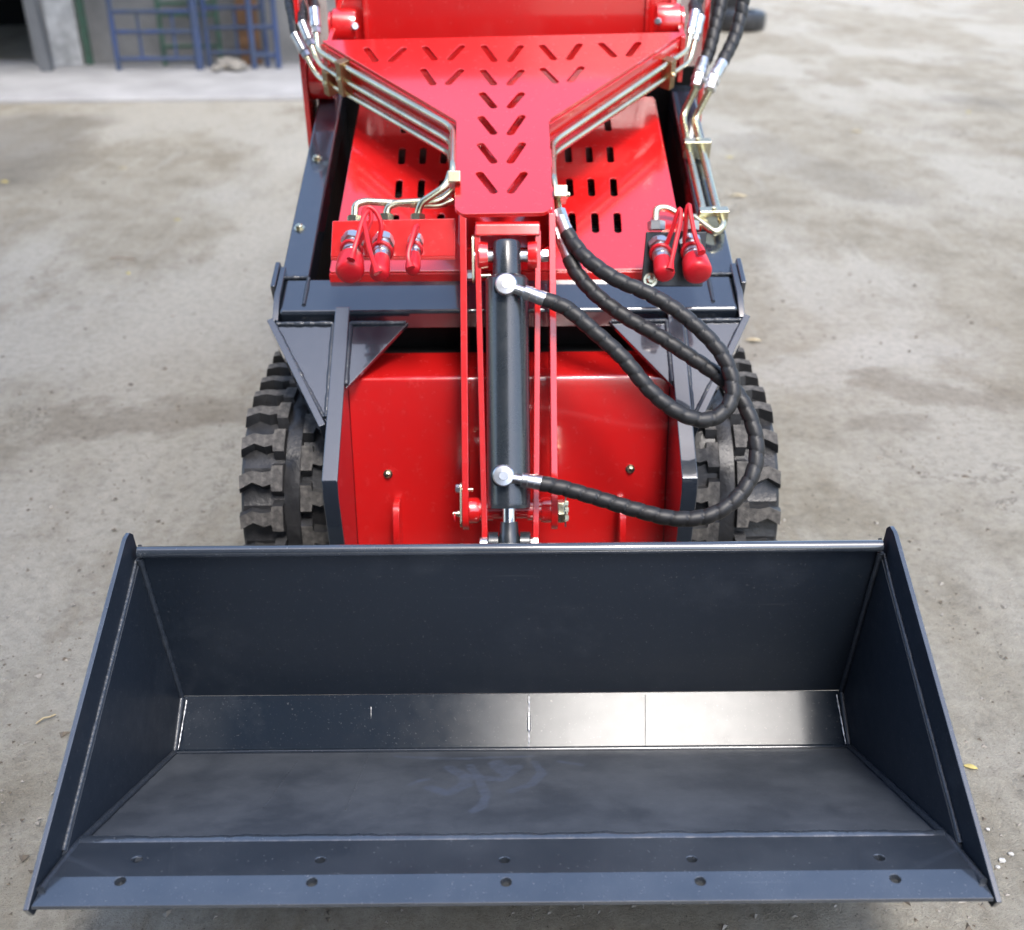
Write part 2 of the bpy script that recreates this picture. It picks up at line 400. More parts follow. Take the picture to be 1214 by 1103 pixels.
# ------------------------------------------------------------------ ground, yard and buildings
bm = bmesh.new()
xs = [-60,-30,-15,-8,-5] + [-3.2+.16*i for i in range(41)] + [5,8,15,30,60]
ys = [-60,-30,-12,-5,-2,-.5] + [.2+.16*i for i in range(40)] + [7.6,9,12,16,22,35,60]
rg = random.Random(3); grid = {}
for i, x in enumerate(xs):
    for j, y in enumerate(ys):
        near = abs(x) < 3.3 and 0 < y < 6.6
        under = abs(x) < .7 and 1.4 < y < 3.3
        grid[i, j] = bm.verts.new((x, y, rg.uniform(-.006, .006) if near and not under else 0))
for i in range(len(xs)-1):
    for j in range(len(ys)-1):
        bm.faces.new((grid[i,j], grid[i+1,j], grid[i+1,j+1], grid[i,j+1]))
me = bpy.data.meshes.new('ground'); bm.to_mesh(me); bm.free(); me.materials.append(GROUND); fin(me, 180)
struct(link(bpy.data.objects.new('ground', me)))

# paler slab in front of the wall
a = atZ(120, 122); b_ = atZ(372, 117)
y0 = a.y
o = MB().prism([(y0, -.05), (y0, .035), (9.6, .035), (9.6, -.05)], -6.0, -1.2).build('concrete_slab', SLAB, bevel=.02); struct(o)

WY = 9.3
wall = thing('yard_wall', 'weathered grey concrete wall with dark doorway behind the blue scaffold frames', 'wall', (-3, WY, 0))
xl = atY(40, 70, WY).x; xr = -1.0
MB().box(((xl+xr)/2, WY+.12, 1.7), (xr-xl, .24, 3.4)).build('wall_face', WALLM, wall, bevel=.01)
MB().box((xl-2.6, WY+.12, 2.9), (5.2, .24, 1.0)).build('lintel', WALLM, wall, bevel=.01)
MB().box((xl-5.4, WY+.12, 1.7), (.4, .24, 3.4)).build('wall_face', WALLM, wall)
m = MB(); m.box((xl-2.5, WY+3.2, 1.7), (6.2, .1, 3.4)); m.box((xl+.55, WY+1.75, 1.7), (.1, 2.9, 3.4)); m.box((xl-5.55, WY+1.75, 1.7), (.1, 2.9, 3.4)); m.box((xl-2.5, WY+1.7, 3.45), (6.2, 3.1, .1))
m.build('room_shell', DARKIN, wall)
pc = atY(82, 70, WY).x
MB().box((pc, WY-.01, 1.5), (.24, .05, 3.0)).build('whitewashed_pier', WHITE, wall, bevel=.01)
MB().box((pc+.17, WY-.02, .6), (.05, .05, 1.2)).build('green_pipe', GREEN, wall)
p0 = atY(57, 84, WY-.35); p1 = atY(36, 0, WY-.35); d = (p1-p0).normalized()
o = MB().tube([Vector((p0.x, WY-.35, 0)), Vector((p0.x, WY-.35, 0)) + d*3], .055, 4).build('steel_prop', METALSH)
tag(o, 'grey steel prop leaning at the edge of the dark doorway', 'prop')

def scaffold(x0, x1, y, mat, label, rails, rr=.03, hh=2.0, thick=None, slats=()):
    t = thing('scaffold_frame', label, 'scaffold', ((x0+x1)/2, y, 0), 'scaffold frames leaning on the yard wall')
    z0 = .035
    for i, x in enumerate((x0, x1)):
        MB().cyl((x, y, z0), (x, y+.05, hh), (thick if thick and i == 1 else rr), 12).build('post', mat, t)
    for z in rails: MB().cyl((x0, y+.02, z), (x1, y+.02, z), rr*.8, 10).build('rail', mat, t)
    for s in slats: MB().cyl((x0+(x1-x0)*s, y+.02, rails[0]), (x0+(x1-x0)*s, y+.04, rails[-1]), rr*.6, 8).build('stay', mat, t)
    return t
SY = 8.95
MB().prism([(WY-1.9, 3.42), (WY-1.9, 3.52), (WY+3.3, 3.9), (WY+3.3, 3.8)], xl-5.7, xr+.3).build('shade_canopy', METALSH, wall)  # unseen roof added to shade the wall and scaffold frames
X = lambda px: atY(px, 70, SY).x
Zp = lambda py: atY(200, py, SY).z
scaffold(X(139), X(236), SY, BLUE, 'blue tubular scaffold frame leftmost against the concrete wall', [Zp(70), Zp(38), Zp(14)], .019, 1.9, .032, (.3, .72))
scaffold(X(243), X(313), SY+.12, BLUE, 'blue tubular scaffold frame between the thick post and the loader', [Zp(66), Zp(36), Zp(12)], .019, 1.9, None, (.5,))
scaffold(X(300), X(329), SY+.02, BLUE, 'narrow blue scaffold frame nearest the loader', [Zp(68), Zp(34)], .022, 1.8)
scaffold(X(185), X(254), SY+.22, GREEN, 'green tubular scaffold frame behind the blue ones', [Zp(60), Zp(22), Zp(8)], .018, 1.8)
o = MB().box((X(290), SY+.26, .75), (.16, .05, 1.45)).build('plank', BRICKISH, bevel=.005); tag(o, 'brown wooden plank standing behind the blue scaffold frame', 'plank')
rg = random.Random(5)
def rock(c, s, mat, name='rubble_stone', label=None, group=None, sub=1, sq=.65):
    bm = bmesh.new(); bmesh.ops.create_icosphere(bm, subdivisions=sub, radius=1)
    for v in bm.verts: v.co *= rg.uniform(.72, 1.15); v.co.z *= sq
    me = bpy.data.meshes.new(name); bm.to_mesh(me); bm.free(); me.materials.append(mat); fin(me, 30)
    o = bpy.data.objects.new(name, me); o.location = c; o.scale = (s, s*rg.uniform(.7, 1.1), s*.9); o.rotation_euler = (0, 0, rg.uniform(0, 6)); col.objects.link(o)
    if label: tag(o, label, 'stone', group)
    return o
for k, (px, s) in enumerate(((268, .10), (276, .06), (283, .08), (262, .05))):
    rock((X(px), SY+.02 - .06*k, .05+s*.3), s, STONE, 'rubble_stone', ['largest rough stone at the foot of the blue scaffold frames','small rough stone between the two bigger rubble stones','second largest rough stone, right end of the rubble heap','smallest rough stone, left end of the rubble heap'][k], 'rubble stones under the scaffold')

# tyres and a white sheet at the far right edge of the loader
def tyre(c, r, w, tilt, rz, label):
    t = thing('tyre', label, 'tyre', (c[0], c[1], 0), 'old tyres in the yard')
    M = Matrix.Rotation(rz, 3, 'Z') @ Matrix.Rotation(tilt, 3, 'Y'); ax = M @ Vector((0, 0, 1))
    c = Vector(c) - ax*w/2
    MB().lathe(c, ax, [(0, r*.62), (0, r*.8), (w*.08, r*.95), (w*.25, r), (w*.75, r), (w*.92, r*.95), (w, r*.8), (w, r*.62), (w*.8, r*.58), (w*.2, r*.58)], 36).build('tread', RUB, t)
    MB().lathe(c + ax*w*.3, ax, [(0, .01), (0, r*.57), (w*.2, r*.57), (w*.2, .01)], 24).build('rim', BLACK, t)
tb = atZ(893, 40); tyre((tb.x-.1, tb.y+.3, .09), .27, .18, 0, 0, 'black tyre lying flat on the yard behind the hoses')
tyre((tb.x-.25, tb.y+.75, .27), .27, .17, R(90), R(70), 'black tyre standing upright behind the flat tyre')

# unseen tall block, added so the left of the bucket bend mirrors something dark
def block(x0, x1, y, h, label):
    t = thing('added_building', label, 'building', ((x0+x1)/2, y, 0))
    MB().box(((x0+x1)/2, y-4, h/2), (x1-x0, 8, h)).build('wall', METALDK, t)
    MB().box(((x0+x1)/2, y-4, h+.2), (x1-x0+.1, 8.1, .4)).build('roof', DARKIN, t)
    n = int((x1-x0)/3.0)
    for i in range(n):
        xx = x0 + (x1-x0)*(i+.5)/n
        d_ = MB().box((xx, y+.03, 1.3), (1.5, .06, 2.6)).build('door', DARKIN, t); MB().box((xx+.6, y+.08, 1.1), (.04, .05, .2)).build('handle', ZINC, d_)
        for zz in (4.4, 7.4, 10.4, 13.4, 16.2):
            w_ = MB().box((xx, y+.02, zz), (1.5, .05, 1.3)).build('window', BLACK, t); MB().box((xx, y+.06, zz-.72), (1.7, .12, .1)).build('sill', WALLM, w_)
METALDK = flat('dark_cladding', (.06, .062, .066), .6, (.04, .042, .045), 2)
block(-14, .2, -4, 18, 'unseen tall building added behind the camera to darken the left half of the bucket bend')

# ------------------------------------------------------------------ bucket
bk = thing('loader_bucket', 'dark slate grey steel loader bucket filling the foreground', 'bucket', (0, 1.2, 0))
WI = .544
BAR, FT, CO, SEAM, BV, LIP = (1.356,.440), (1.4155,.1226), (1.343,.066), (.997,.230), (.925,.250), (.882,.251)
def strip(poly, name, t, mats=BUCKET, w=WI, bevel=.0):
    """folded plate: (y,z) inner polyline, thickness t on the outside"""
    n = len(poly); off = []
    for i in range(n):
        a = Vector(poly[max(i-1,0)]); c = Vector(poly[min(i+1,n-1)]); tt = (c-a).normalized(); off.append((poly[i][0]-tt.y*t*-1, poly[i][1]+tt.x*t*-1))
    return MB().prism(list(poly)+off[::-1], -w, w).build(name, mats, bk, bevel=bevel)
# walls run from the rim down and forward: the outside is behind / below
def slabYZ(a, b, t, name, w=WI, mat=BUCKET, ext=0.0, bevel=.0008):
    a = Vector(a); b = Vector(b); d = (b-a).normalized(); nn = Vector((-d.y, d.x))      # left of the direction
    if nn.x < 0 and abs(nn.x) > abs(nn.y): nn = -nn
    if abs(nn.y) >= abs(nn.x) and nn.y > 0: nn = -nn
    a2 = a - d*ext; b2 = b + d*ext
    return MB().prism([tuple(a2), tuple(b2), tuple(b2+nn*t), tuple(a2+nn*t)], -w, w).build(name, mat, bk, bevel=bevel)
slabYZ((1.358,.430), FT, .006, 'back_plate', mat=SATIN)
slabYZ((FT[0]+.0005, FT[1]-.0005), (CO[0]+.0002, CO[1]+.001), .0058, 'bend_plate', mat=BENDM)
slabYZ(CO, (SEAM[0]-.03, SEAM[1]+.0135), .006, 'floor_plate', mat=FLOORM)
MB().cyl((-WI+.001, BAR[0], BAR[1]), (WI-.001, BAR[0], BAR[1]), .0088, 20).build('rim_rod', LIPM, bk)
MB().cyl((-WI+.003, CO[0]-.001, CO[1]+.002), (WI-.003, CO[0]-.001, CO[1]+.002), .0045, 12).build('fold_edge', BUCKET, bk)
# cutting edge: one plate with ten bolt holes, its front ground to a bevel
L1 = (Vector(BV)-Vector(SEAM)).length; L2 = (Vector(LIP)-Vector(BV)).length
def ce(px, py):
    if py < 1045: p = onp(px, py, SEAM, math.degrees(math.atan2(BV[1]-SEAM[1], BV[0]-SEAM[0]))+180); s = (Vector((p.y,p.z))-Vector(SEAM)).length
    else: p = onp(px, py, BV, math.degrees(math.atan2(LIP[1]-BV[1], LIP[0]-BV[0]))+180); s = L1+(Vector((p.y,p.z))-Vector(BV)).length
    return p.x, s
holes = []
for (px, py) in ((143,1050),(370,1051),(600,1051),(830,1050),(1061,1047),(163,1024),(380,1025),(598,1025),(820,1024),(1042,1022)):
    x, s_ = ce(px, py); r_ = .0068
    holes.append([(x+r_*math.cos(a*math.pi/9), s_+r_*math.sin(a*math.pi/9)) for a in range(18)])
me = plate([(-WI-.005, 0), (WI+.005, 0), (WI+.005, L1+L2), (-WI-.005, L1+L2)], holes, .018, .0008)
bm = bmesh.new(); bm.from_mesh(me)
bmesh.ops.bisect_plane(bm, geom=bm.verts[:]+bm.edges[:]+bm.faces[:], plane_co=(0, L1, 0), plane_no=(0, 1, 0))
d1 = (Vector(BV)-Vector(SEAM)).normalized(); n1 = Vector((-d1.y, d1.x)); n1 = n1 if n1.y > 0 else -n1
d2 = (Vector(LIP)-Vector(BV)).normalized()
UP = .006
for v in bm.verts:
    s_, h = v.co.y, v.co.z
    if s_ <= L1+1e-6: q = Vector(SEAM)+d1*s_
    else: q = Vector(BV)+d2*(s_-L1); h = h*max(.25, 1-(s_-L1)/L2*.75)
    q = q + n1*(h+UP); v.co = (v.co.x, q.x, q.y)
bmesh.ops.recalc_face_normals(bm, faces=bm.faces); bm.to_mesh(me); bm.free()
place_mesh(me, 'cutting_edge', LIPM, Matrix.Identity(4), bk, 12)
qa = Vector(SEAM)-n1*.020+d1*.012; qb = Vector(BV)-n1*.020+d2*.012
MB().prism([tuple(qa), tuple(qb), tuple(qb-n1*.006), tuple(qa-n1*.006)], -WI+.01, WI-.01).build('hole_shade_plate', DARKIN, bk)  # near-black plate added under the bolt holes so they look dark
q = Vector(SEAM)+n1*UP*.6
rgs = random.Random(17); A0 = Vector(SEAM)+n1*(UP-.0005); NS = 260; vs_ = []; wb = 0.0
for i in range(NS+1):
    x = (-WI+.004) + (2*WI-.008)*i/NS; wb = wb*.8 + rgs.uniform(-.0006, .0006); lift = rgs.uniform(0, .0007)
    for (dy, dz) in ((-.0008, .0002), (.0015, .0010+lift), (.0085+wb, .0006+lift), (.0118+wb*1.5, -.0012), (.0128+wb*1.5, -.012), (.0, -.012)):
        vs_.append((x, A0.x+dy, A0.y+dz))
MB().add(vs_, [(i*6+k, i*6+(k+1)%6, (i+1)*6+(k+1)%6, (i+1)*6+k) for i in range(NS) for k in range(6)] + [(5,4,3,2,1,0), tuple(NS*6+k for k in range(6))]).build('seam_weld', LIPM, bk, angle=45)
# side plates with an outer wear strip and a rounded ear
TIP, EAR = Vector((.878, .256)), Vector((1.338, .470))
dd = (EAR-TIP).normalized(); nn = Vector((dd.y, -dd.x))             # nn points back-down, into the plate
def sidepoly(inset):
    a = TIP + nn*inset + dd*(.075 if inset else 0); b = EAR + nn*inset
    ear = [tuple(b)] + [tuple(Vector((1.352, .452)) + .021*Vector((math.cos(t), math.sin(t)))) for t in (1.9, 1.2, .5, -.2)] if not inset else [tuple(b + dd*.004)]
    return [tuple(a)] + ear + ([(1.378, .42)] if not inset else [(1.378, .44)]) + [(1.428, .118), (1.352, .040), (.975, .214)]
for s in (-1, 1):
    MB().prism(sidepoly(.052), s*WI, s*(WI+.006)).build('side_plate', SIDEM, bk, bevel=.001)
    a = [TIP, EAR] ; poly = sidepoly(0)
    st = [tuple(TIP)] + poly[1:6] + [tuple(Vector((1.390,.36))), tuple(EAR+nn*.075-dd*.05), (.972, .226), (.886, .238)]
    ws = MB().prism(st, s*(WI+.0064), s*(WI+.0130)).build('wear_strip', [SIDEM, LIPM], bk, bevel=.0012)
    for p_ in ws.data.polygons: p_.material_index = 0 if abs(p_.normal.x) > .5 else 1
    a = TIP+nn*.052; b = EAR+nn*.052
    xw = s*(WI+.005)
    a = a + dd*.085; k = Vector((1.357, .405))
    weld([(xw, a.x, a.y), (xw, (b-dd*.06).x, (b-dd*.06).y), (xw, k.x, k.y+.02)], .0034, 'strip_weld', WELD, bk)
    x = s*(WI-.002)
    weld([(x, 1.354, .43), (x, FT[0]-.002, FT[1])], .0048, 'corner_weld', WELD, bk, amp=.12)
    weld([(x, FT[0]-.002, FT[1]), (x, CO[0]-.002, CO[1]+.004)], .0048, 'corner_weld', WELD, bk, amp=.12)
    weld([(x, CO[0]-.002, CO[1]+.004), (x, SEAM[0], SEAM[1]+.004), (x+s*.004, BV[0]-.02, BV[1]+.009)], .0048, 'corner_weld', WELD, bk, amp=.12)
    weld([(x-s*.008, FT[0]-.004, FT[1]-.006), (x-s*.007, CO[0]-.003, CO[1]+.010)], .0014, 'bare_scrape', WELDBARE, bk, amp=.8)
# repairs and scrapes on the bend
for px, r_, mt in ((627, .0022, WELDBARE), (440, .0006, WELDBARE), (765, .0005, BENDM)):
    a = onp(px, 824 if px != 440 else 838, FT, 38.0); b = onp(px, 886 if px != 440 else 852, FT, 38.0)
    weld([(a.x, a.y-.0005, a.z), (b.x, b.y-.0005, b.z)], r_, 'bend_weld', mt, bk, amp=1.0 if mt is WELDBARE else .1)
for (pa, pb) in (((438, 894), (410, 960)), ((352, 903), (312, 958))):
    a = onp(*pa, CO, -25.3); b = onp(*pb, CO, -25.3); weld([a, b], .0007, 'floor_scratch', FLOORM, bk, amp=1.0)
# the sides open slightly towards the lip
for o in bk.children:
    for v in o.data.vertices:
        if abs(v.co.x) > .5 and v.co.y < 1.35: v.co.x += math.copysign(.0085*(1.35-v.co.y)/.47, v.co.x)
# hitch behind the bucket
for s in (-1, 1):
    MB().prism(round_poly([(1.4425,.35),(1.47,.35),(1.60,.27),(1.60,.15),(1.4425,.12)], .03), s*.098, s*.112).build('hitch_plate', GREY, bk, bevel=.001)
MB().box((0, 1.436, .24), (.5, .012, .24)).build('hitch_backing', GREY, bk, bevel=.001)

# ------------------------------------------------------------------ loader: frame, panel, cover
ld = thing('compact_track_loader', 'red and slate grey compact track loader facing the camera behind the bucket', 'loader', (0, 2.2, 0))
TS = 20.0; ct, st_ = math.cos(R(TS)), math.sin(R(TS))
BF = Vector((1.945, .593))                                  # top front edge of the cross beam
def tf(u, w): return (BF.x + ct*u + st_*w, BF.y + st_*u - ct*w)       # u back along the slope, w down through it
beam = MB().prism([tf(0,0), tf(.1,0), tf(.1,.045), tf(0,.045)], -.43, .43).build('cross_beam', GREY, ld, bevel=.007, seg=3)
MB().prism([tf(.035,.0455), tf(.1,.0455), tf(.1,.16), tf(.035,.16)], -.43, .43).build('recess_shade', DARKIN, ld)  # matte black plate standing in for the shaded opening under the beam
for s in (-1, 1):
    rl = MB().prism([tf(.1015,0), tf(.82,0), tf(.82,.055), tf(.1015,.055)], s*.385, s*.44).build('side_rail', GREY, ld, bevel=.005, seg=3)
    # end plate of the beam with its cut corner
    MB().prism([tf(-.012,.01), tf(.035,-.010), tf(.125,-.010), tf(.125,.115), tf(.02,.135), tf(-.012,.10)], s*.4305, s*.442).build('end_plate', GREY, beam, bevel=.002)
    MB().prism([tf(.06,-.014), tf(.135,-.014), tf(.15,.03), tf(.06,.03)], s*.4425, s*.452).build('end_cap', GREY, beam, bevel=.002)
    xw = s*.428
    weld([(s*.385, *tf(.102,-.001)), (s*.432, *tf(.102,-.001))], .004, 'joint_weld', WELD, beam)
    weld([(s*.385, *tf(.100,.0)), (s*.385, *tf(.02,-.0005))], .004, 'joint_weld', WELD, beam)
MB().box((0, 2.52, .52), (.80, 1.0, .02)).build('engine_tray', DARKIN, ld)
for s in (-1, 1): MB().prism([tf(.103,.0555), tf(.82,.0555), (2.75,.50), (2.06,.50)], s*.386, s*.392).build('rail_web', DARKIN, ld)
for s in (-1, 1): MB().box((s*.362, 2.752, 1.16), (.066, .02, .48)).build('hood_side', RED, ld)
for s in (-1, 1): MB().box((s*.392, 2.735, .70), (.12, .02, .42)).build('bulkhead', DARKIN, ld)
bolt_mb = MB().lathe((0,0,0), (0,0,1), [(0,.011),(.002,.011),(.0022,.0001)], 24)
bolt_mb.lathe((0,0,.002), (0,0,1), [(0,.0075),(.006,.0075),(.0075,.005),(.0078,.0001)], 6)
bolt_me = bolt_mb.mesh('bolt', YZINC, 25)
def bolt(p, n, parent, name='bolt', sc=1.0, mesh=None):
    o = bpy.data.objects.new(name, mesh or bolt_me)
    q = Vector(n).to_track_quat('Z', 'Y').to_matrix().to_4x4()
    o.matrix_basis = Matrix.Translation(p) @ q @ Matrix.Diagonal((sc, sc, sc, 1)); return link(o, parent)
zb_me = MB().lathe((0,0,0), (0,0,1), [(0,.0085),(.007,.0085),(.0085,.0065),(.0087,.0001)], 6).mesh('hex_head', ZINC, 25)
NT = (0, -st_, ct)
for px, py in ((376,189),(355,271)): bolt(onp(px, py, BF, TS), NT, ld)

# brow: sloping posts with gussets, running forward over the tracks
BR = (1.940, .588); BS = 35.0
cb, sb = math.cos(R(BS)), math.sin(R(BS))
def br(d, w): return (BR[0]-cb*d+sb*w, BR[1]-sb*d-cb*w)     # d forward-down the slope, w into it
for s in (-1, 1):
    e1 = br(.345, 0)
    poly = [br(-.02,0), e1, (e1[0]-.004, e1[1]-.03), (1.70, .06), (1.88, .06), (1.88, .33), br(.0,.09)]
    MB().prism(poly, s*.297, s*.325).build('post', GREY, ld, bevel=.002)
    # the two gussets
    sx = lambda X_, d, w=.008: (s*X_, *br(d, w))
    f = [sx(.296, .012), sx(.187, .012), sx(.296, .155)]
    f = f if s < 0 else f
    def tri(p3, name):
        n = (Vector(p3[1])-Vector(p3[0])).cross(Vector(p3[2])-Vector(p3[0]))
        if n.z < 0: p3 = p3[::-1]
        return MB().slab(p3, .010).build(name, GREY, ld, bevel=.001)
    tri(f, 'gusset'); tri([sx(.438,.012), sx(.326,.012), sx(.326,.225)], 'gusset')
    # flange along the outer gusset's long edge
    a = Vector(sx(.440,.004,0)); b = Vector(sx(.326,.232,0)); dv = (b-a).normalized(); nrm = Vector((0,-sb,cb)); pr = nrm.cross(dv).normalized()
    if pr.x*s < 0: pr = -pr
    q = [a, b, b+pr*.012, a+pr*.012]
    nn_ = (q[1]-q[0]).cross(q[2]-q[0])
    if nn_.z < 0: q = q[::-1]
    MB().slab(q, .05).build('gusset_flange', GREY, ld, bevel=.001)
    weld([sx(.433,.014,.006), sx(.328,.014,.006)], .0045, 'gusset_weld', WELD, ld)
    weld([sx(.327,.014,.006), sx(.327,.215,.006)], .0042, 'gusset_weld', WELD, ld)
    weld([sx(.434,.02,.006), sx(.331,.215,.006)], .0042, 'gusset_weld', WELD, ld)
    weld([sx(.294,.014,.006), sx(.192,.014,.006)], .0048, 'gusset_weld', WELD, ld)
    weld([sx(.295,.014,.006), sx(.295,.148,.006)], .0045, 'gusset_weld', WELD, ld)

PY = 1.858; PB = 1.80; PV = 1.83
pn = MB().prism([(PB,.07)] + [(PY+.008-.008*math.cos(t), .487+.008*math.sin(t)) for t in (0,.4,.8,1.2,1.57)] + [(1.978,.496),(1.978,.489),(PY+.006,.480),(PB+.006,.07)], -.2965, .2965).build('front_panel', RED, ld, bevel=.0006)
MB().box((0, 2.35, .33), (.57, .9, .33)).build('chassis_box', DARKIN, ld)
for px, py in ((460,562),(747,556)): bolt(isect(px, py, (0, PB, .07), (0, -.9905, .1375)), (0,-.99,.137), pn, sc=.8)
for px in (473, 735):
    PL = 1.833; c = atY(px, 600, PL); t_ = .012
    z = c.z
    poly = round_poly([(PL-.001, z+.025), (PL-.05, z+.03), (PL-.075, z-.02), (PL-.075, z-.13), (PL-.02, z-.13)], .02)
    MB().prism(poly, c.x-t_/2, c.x+t_/2).build('lug_plate', RED, pn, bevel=.001)

# engine cover with three by six vent slots
CP, CS = (2.030, .642), 21.0
cc, cs_ = math.cos(R(CS)), math.sin(R(CS))
MC = Matrix(((1,0,0,0),(0,cc,-cs_,CP[0]),(0,cs_,cc,CP[1]),(0,0,0,1)))
def cv(px, py): q = MC.inverted() @ onp(px, py, CP, CS); return (q.x, q.y)
rows = [(172,194),(210,234),(251,277),(139,157)]
holes = []
xcols = []
for (ya, yb), xs_ in zip(rows, ((673.5,698.5,723.5),(675.5,701,727.5),(678.5,705.5,732),(671.5,696,720.5))):
    for x in xs_:
        a = cv(x-.6, ya+3.5); b = cv(x+.6, yb-3.5); holes.append(slot2d(a, b, .0072))
        holes.append(slot2d((-a[0]-.006, a[1]), (-b[0]-.006, b[1]), .0072))
me = plate(round_poly([(-.343,.002),(.343,.002),(.335,.62),(-.335,.62)], .006), holes, .004, .0012)
place_mesh(me, 'engine_cover', RED, MC, ld)
fl = MB()
fl.prism([(CP[0]-.002, CP[1]-.003), (CP[0]-.002, CP[1]-.020), (CP[0]+.004, CP[1]-.020), (CP[0]+.004, CP[1]-.003)], -.343, .343)
fl.build('cover_flange', RED, ld, bevel=.001)
def cvw(x, u, w): return MC @ Vector((x, u, -w))
for s in (-1, 1):
    m = MB(); q = [cvw(s*.343,.003,.0045), cvw(s*.335,.618,.0045), cvw(s*.335,.618,.10), cvw(s*.343,.003,.10)]
    MB().slab(q, .003).build('cover_skirt', RED, ld)
# ribbed radiator pack behind the slots
m = MB()
for i in range(60): m.prism([tuple((MC @ Vector((0, .03+i*.0095+k[0], -.035-k[1]))).yz) for k in ((0,0),(.005,0),(.005,.012),(0,.012))], -.31, .31)
m.build('radiator_fins', BLACK, ld)
MB().slab([cvw(-.33,.01,.055), cvw(.33,.01,.055), cvw(.33,.6,.055), cvw(-.33,.6,.055)], .004).build('radiator_core', DARKIN, ld)

# hood and console behind the arm
HY = 2.70
MB().prism([(HY,.55),(HY,1.30),(HY+.25,1.38),(HY+.9,1.38),(HY+.9,.35),(HY+.02,.35)], -.331, .331).build('hood', RED, ld, bevel=.006)
for s in (-1, 1):
    MB().box((s*.322, HY-.004, 1.02), (.010, .007, .40)).build('hood_edge', RED, ld, bevel=.002)
    dy = 0 if s < 0 else .10
    MB().prism([(2.62+dy,.76),(2.60+dy,1.10),(2.72+dy,1.42),(3.0+dy,1.42),(3.0+dy,.5),(2.70+dy,.5)], s*.455, s*.467).build('upright', RED, ld, bevel=.002)
    if s < 0: MB().cyl((s*.40, 2.665, .90), (s*.454, 2.665, .90), .045, 28).build('upright_boss', RED, ld, bevel=.003)

# ------------------------------------------------------------------ tracks
TC = Vector((1.94, .212)); TR = .188; TY2 = 2.86
def belt(s, off):
    """arc-length point on the belt loop: s from the front idler's lowest point, going forward and up"""
    r = TR + off; half = math.pi*TR; run = TY2 - TC.x
    s = s % (2*half + 2*run)
    if s < half:
        a = s/TR; return Vector((TC.x - r*math.sin(a), TC.y - r*math.cos(a))), Vector((-math.sin(a), -math.cos(a)))
    s -= half
    if s < run: return Vector((TC.x + s, TC.y + r)), Vector((0, 1))
    s -= run
    if s < half:
        a = s/TR; return Vector((TY2 + r*math.sin(a), TC.y + r*math.cos(a))), Vector((math.sin(a), math.cos(a)))
    s -= half
    return Vector((TY2 - s, TC.y - r)), Vector((0, -1))
LOOP = 2*math.pi*TR + 2*(TY2-TC.x)
NL = 44; PITCHL = LOOP/NL
# lug mesh: x along the width (0..1 outward), y along the belt, z out of it
def lug_mesh(mir):
    m = MB(); w = .079; hh = .019
    out = [(0,-.022),(.020,-.022),(.022,-.009),(.036,-.013),(.056,-.005),(w,-.018),(w+.001,.007),(.058,.017),(.040,.013),(.022,.015),(.020,.026),(0,.026)]
    if mir: out = [(x, -y) for x, y in out][::-1]
    n = len(out); cx = sum(p[0] for p in out)/n; cy = sum(p[1] for p in out)/n
    base = [((x-cx)*1.10+cx, (y-cy)*1.28+cy, -.004) for x, y in out]; top = [(x, y, hh) for x, y in out]
    m.add(base+top, [(i,(i+1)%n,n+(i+1)%n,n+i) for i in range(n)], 0)
    m.add(top, [tuple(range(n))], 1)
    return m.mesh('lug', [RUB, DUSTY], 30)
rgt = random.Random(21)
lugA = lug_mesh(False); lugB = lug_mesh(True)
for s in (-1, 1):
    N = 132; prof = [(.300,-.004),(.306,.0),(.386,.0),(.3872,.0085),(.389,.0100),(.4155,.0100),(.4173,.0085),(.4185,.0),(.494,.0),(.500,-.004),(.500,-.022),(.300,-.022)]
    vs = []; k = len(prof)
    for i in range(N):
        for (x, h) in prof:
            hh = h + (.004*math.sin(i*2*math.pi/3) if abs(h) < .001 else 0) + (rgt.uniform(-.0014, .0006) if h > .008 else 0)
            p, n_ = belt(i*LOOP/N, hh); vs.append((s*x, p.x, p.y))
    fs = [(i*k+j, i*k+(j+1)%k, ((i+1)%N)*k+(j+1)%k, ((i+1)%N)*k+j) for i in range(N) for j in range(k)]
    if s < 0: fs = [f[::-1] for f in fs]
    tk = MB().add(vs, fs).build('track', RUB, ld, angle=32)
    for i in range(NL):
        for row in (0, 1):
            p, n_ = belt((i+.5*row)*PITCHL, 0); t2 = Vector((-n_.y, n_.x))
            xax = Vector((s if row == 0 else -s, 0, 0)); zax = Vector((0, n_.x, n_.y)); yax = zax.cross(xax)
            Mx = Matrix((xax, yax, zax)).transposed()
            x0 = s*(.419 if row == 0 else .386)
            o = bpy.data.objects.new('lug', lugA if (s > 0) == (row == 0) else lugB)
            o.matrix_basis = Matrix.Translation((x0, p.x, p.y)) @ Mx.to_4x4(); link(o, tk)
    for yy, rr in ((TC.x, .16), (TY2, .16)):
        MB().lathe((s*.33, yy, TC.y), (s, 0, 0), [(0,.02),(0,rr),(.05,rr),(.05,rr*.7),(.14,rr*.7),(.14,.02)], 32).build('idler', BLACK, ld)
    MB().box((s*.40, 2.4, .2), (.10, .9, .14)).build('track_frame', GREY, ld)

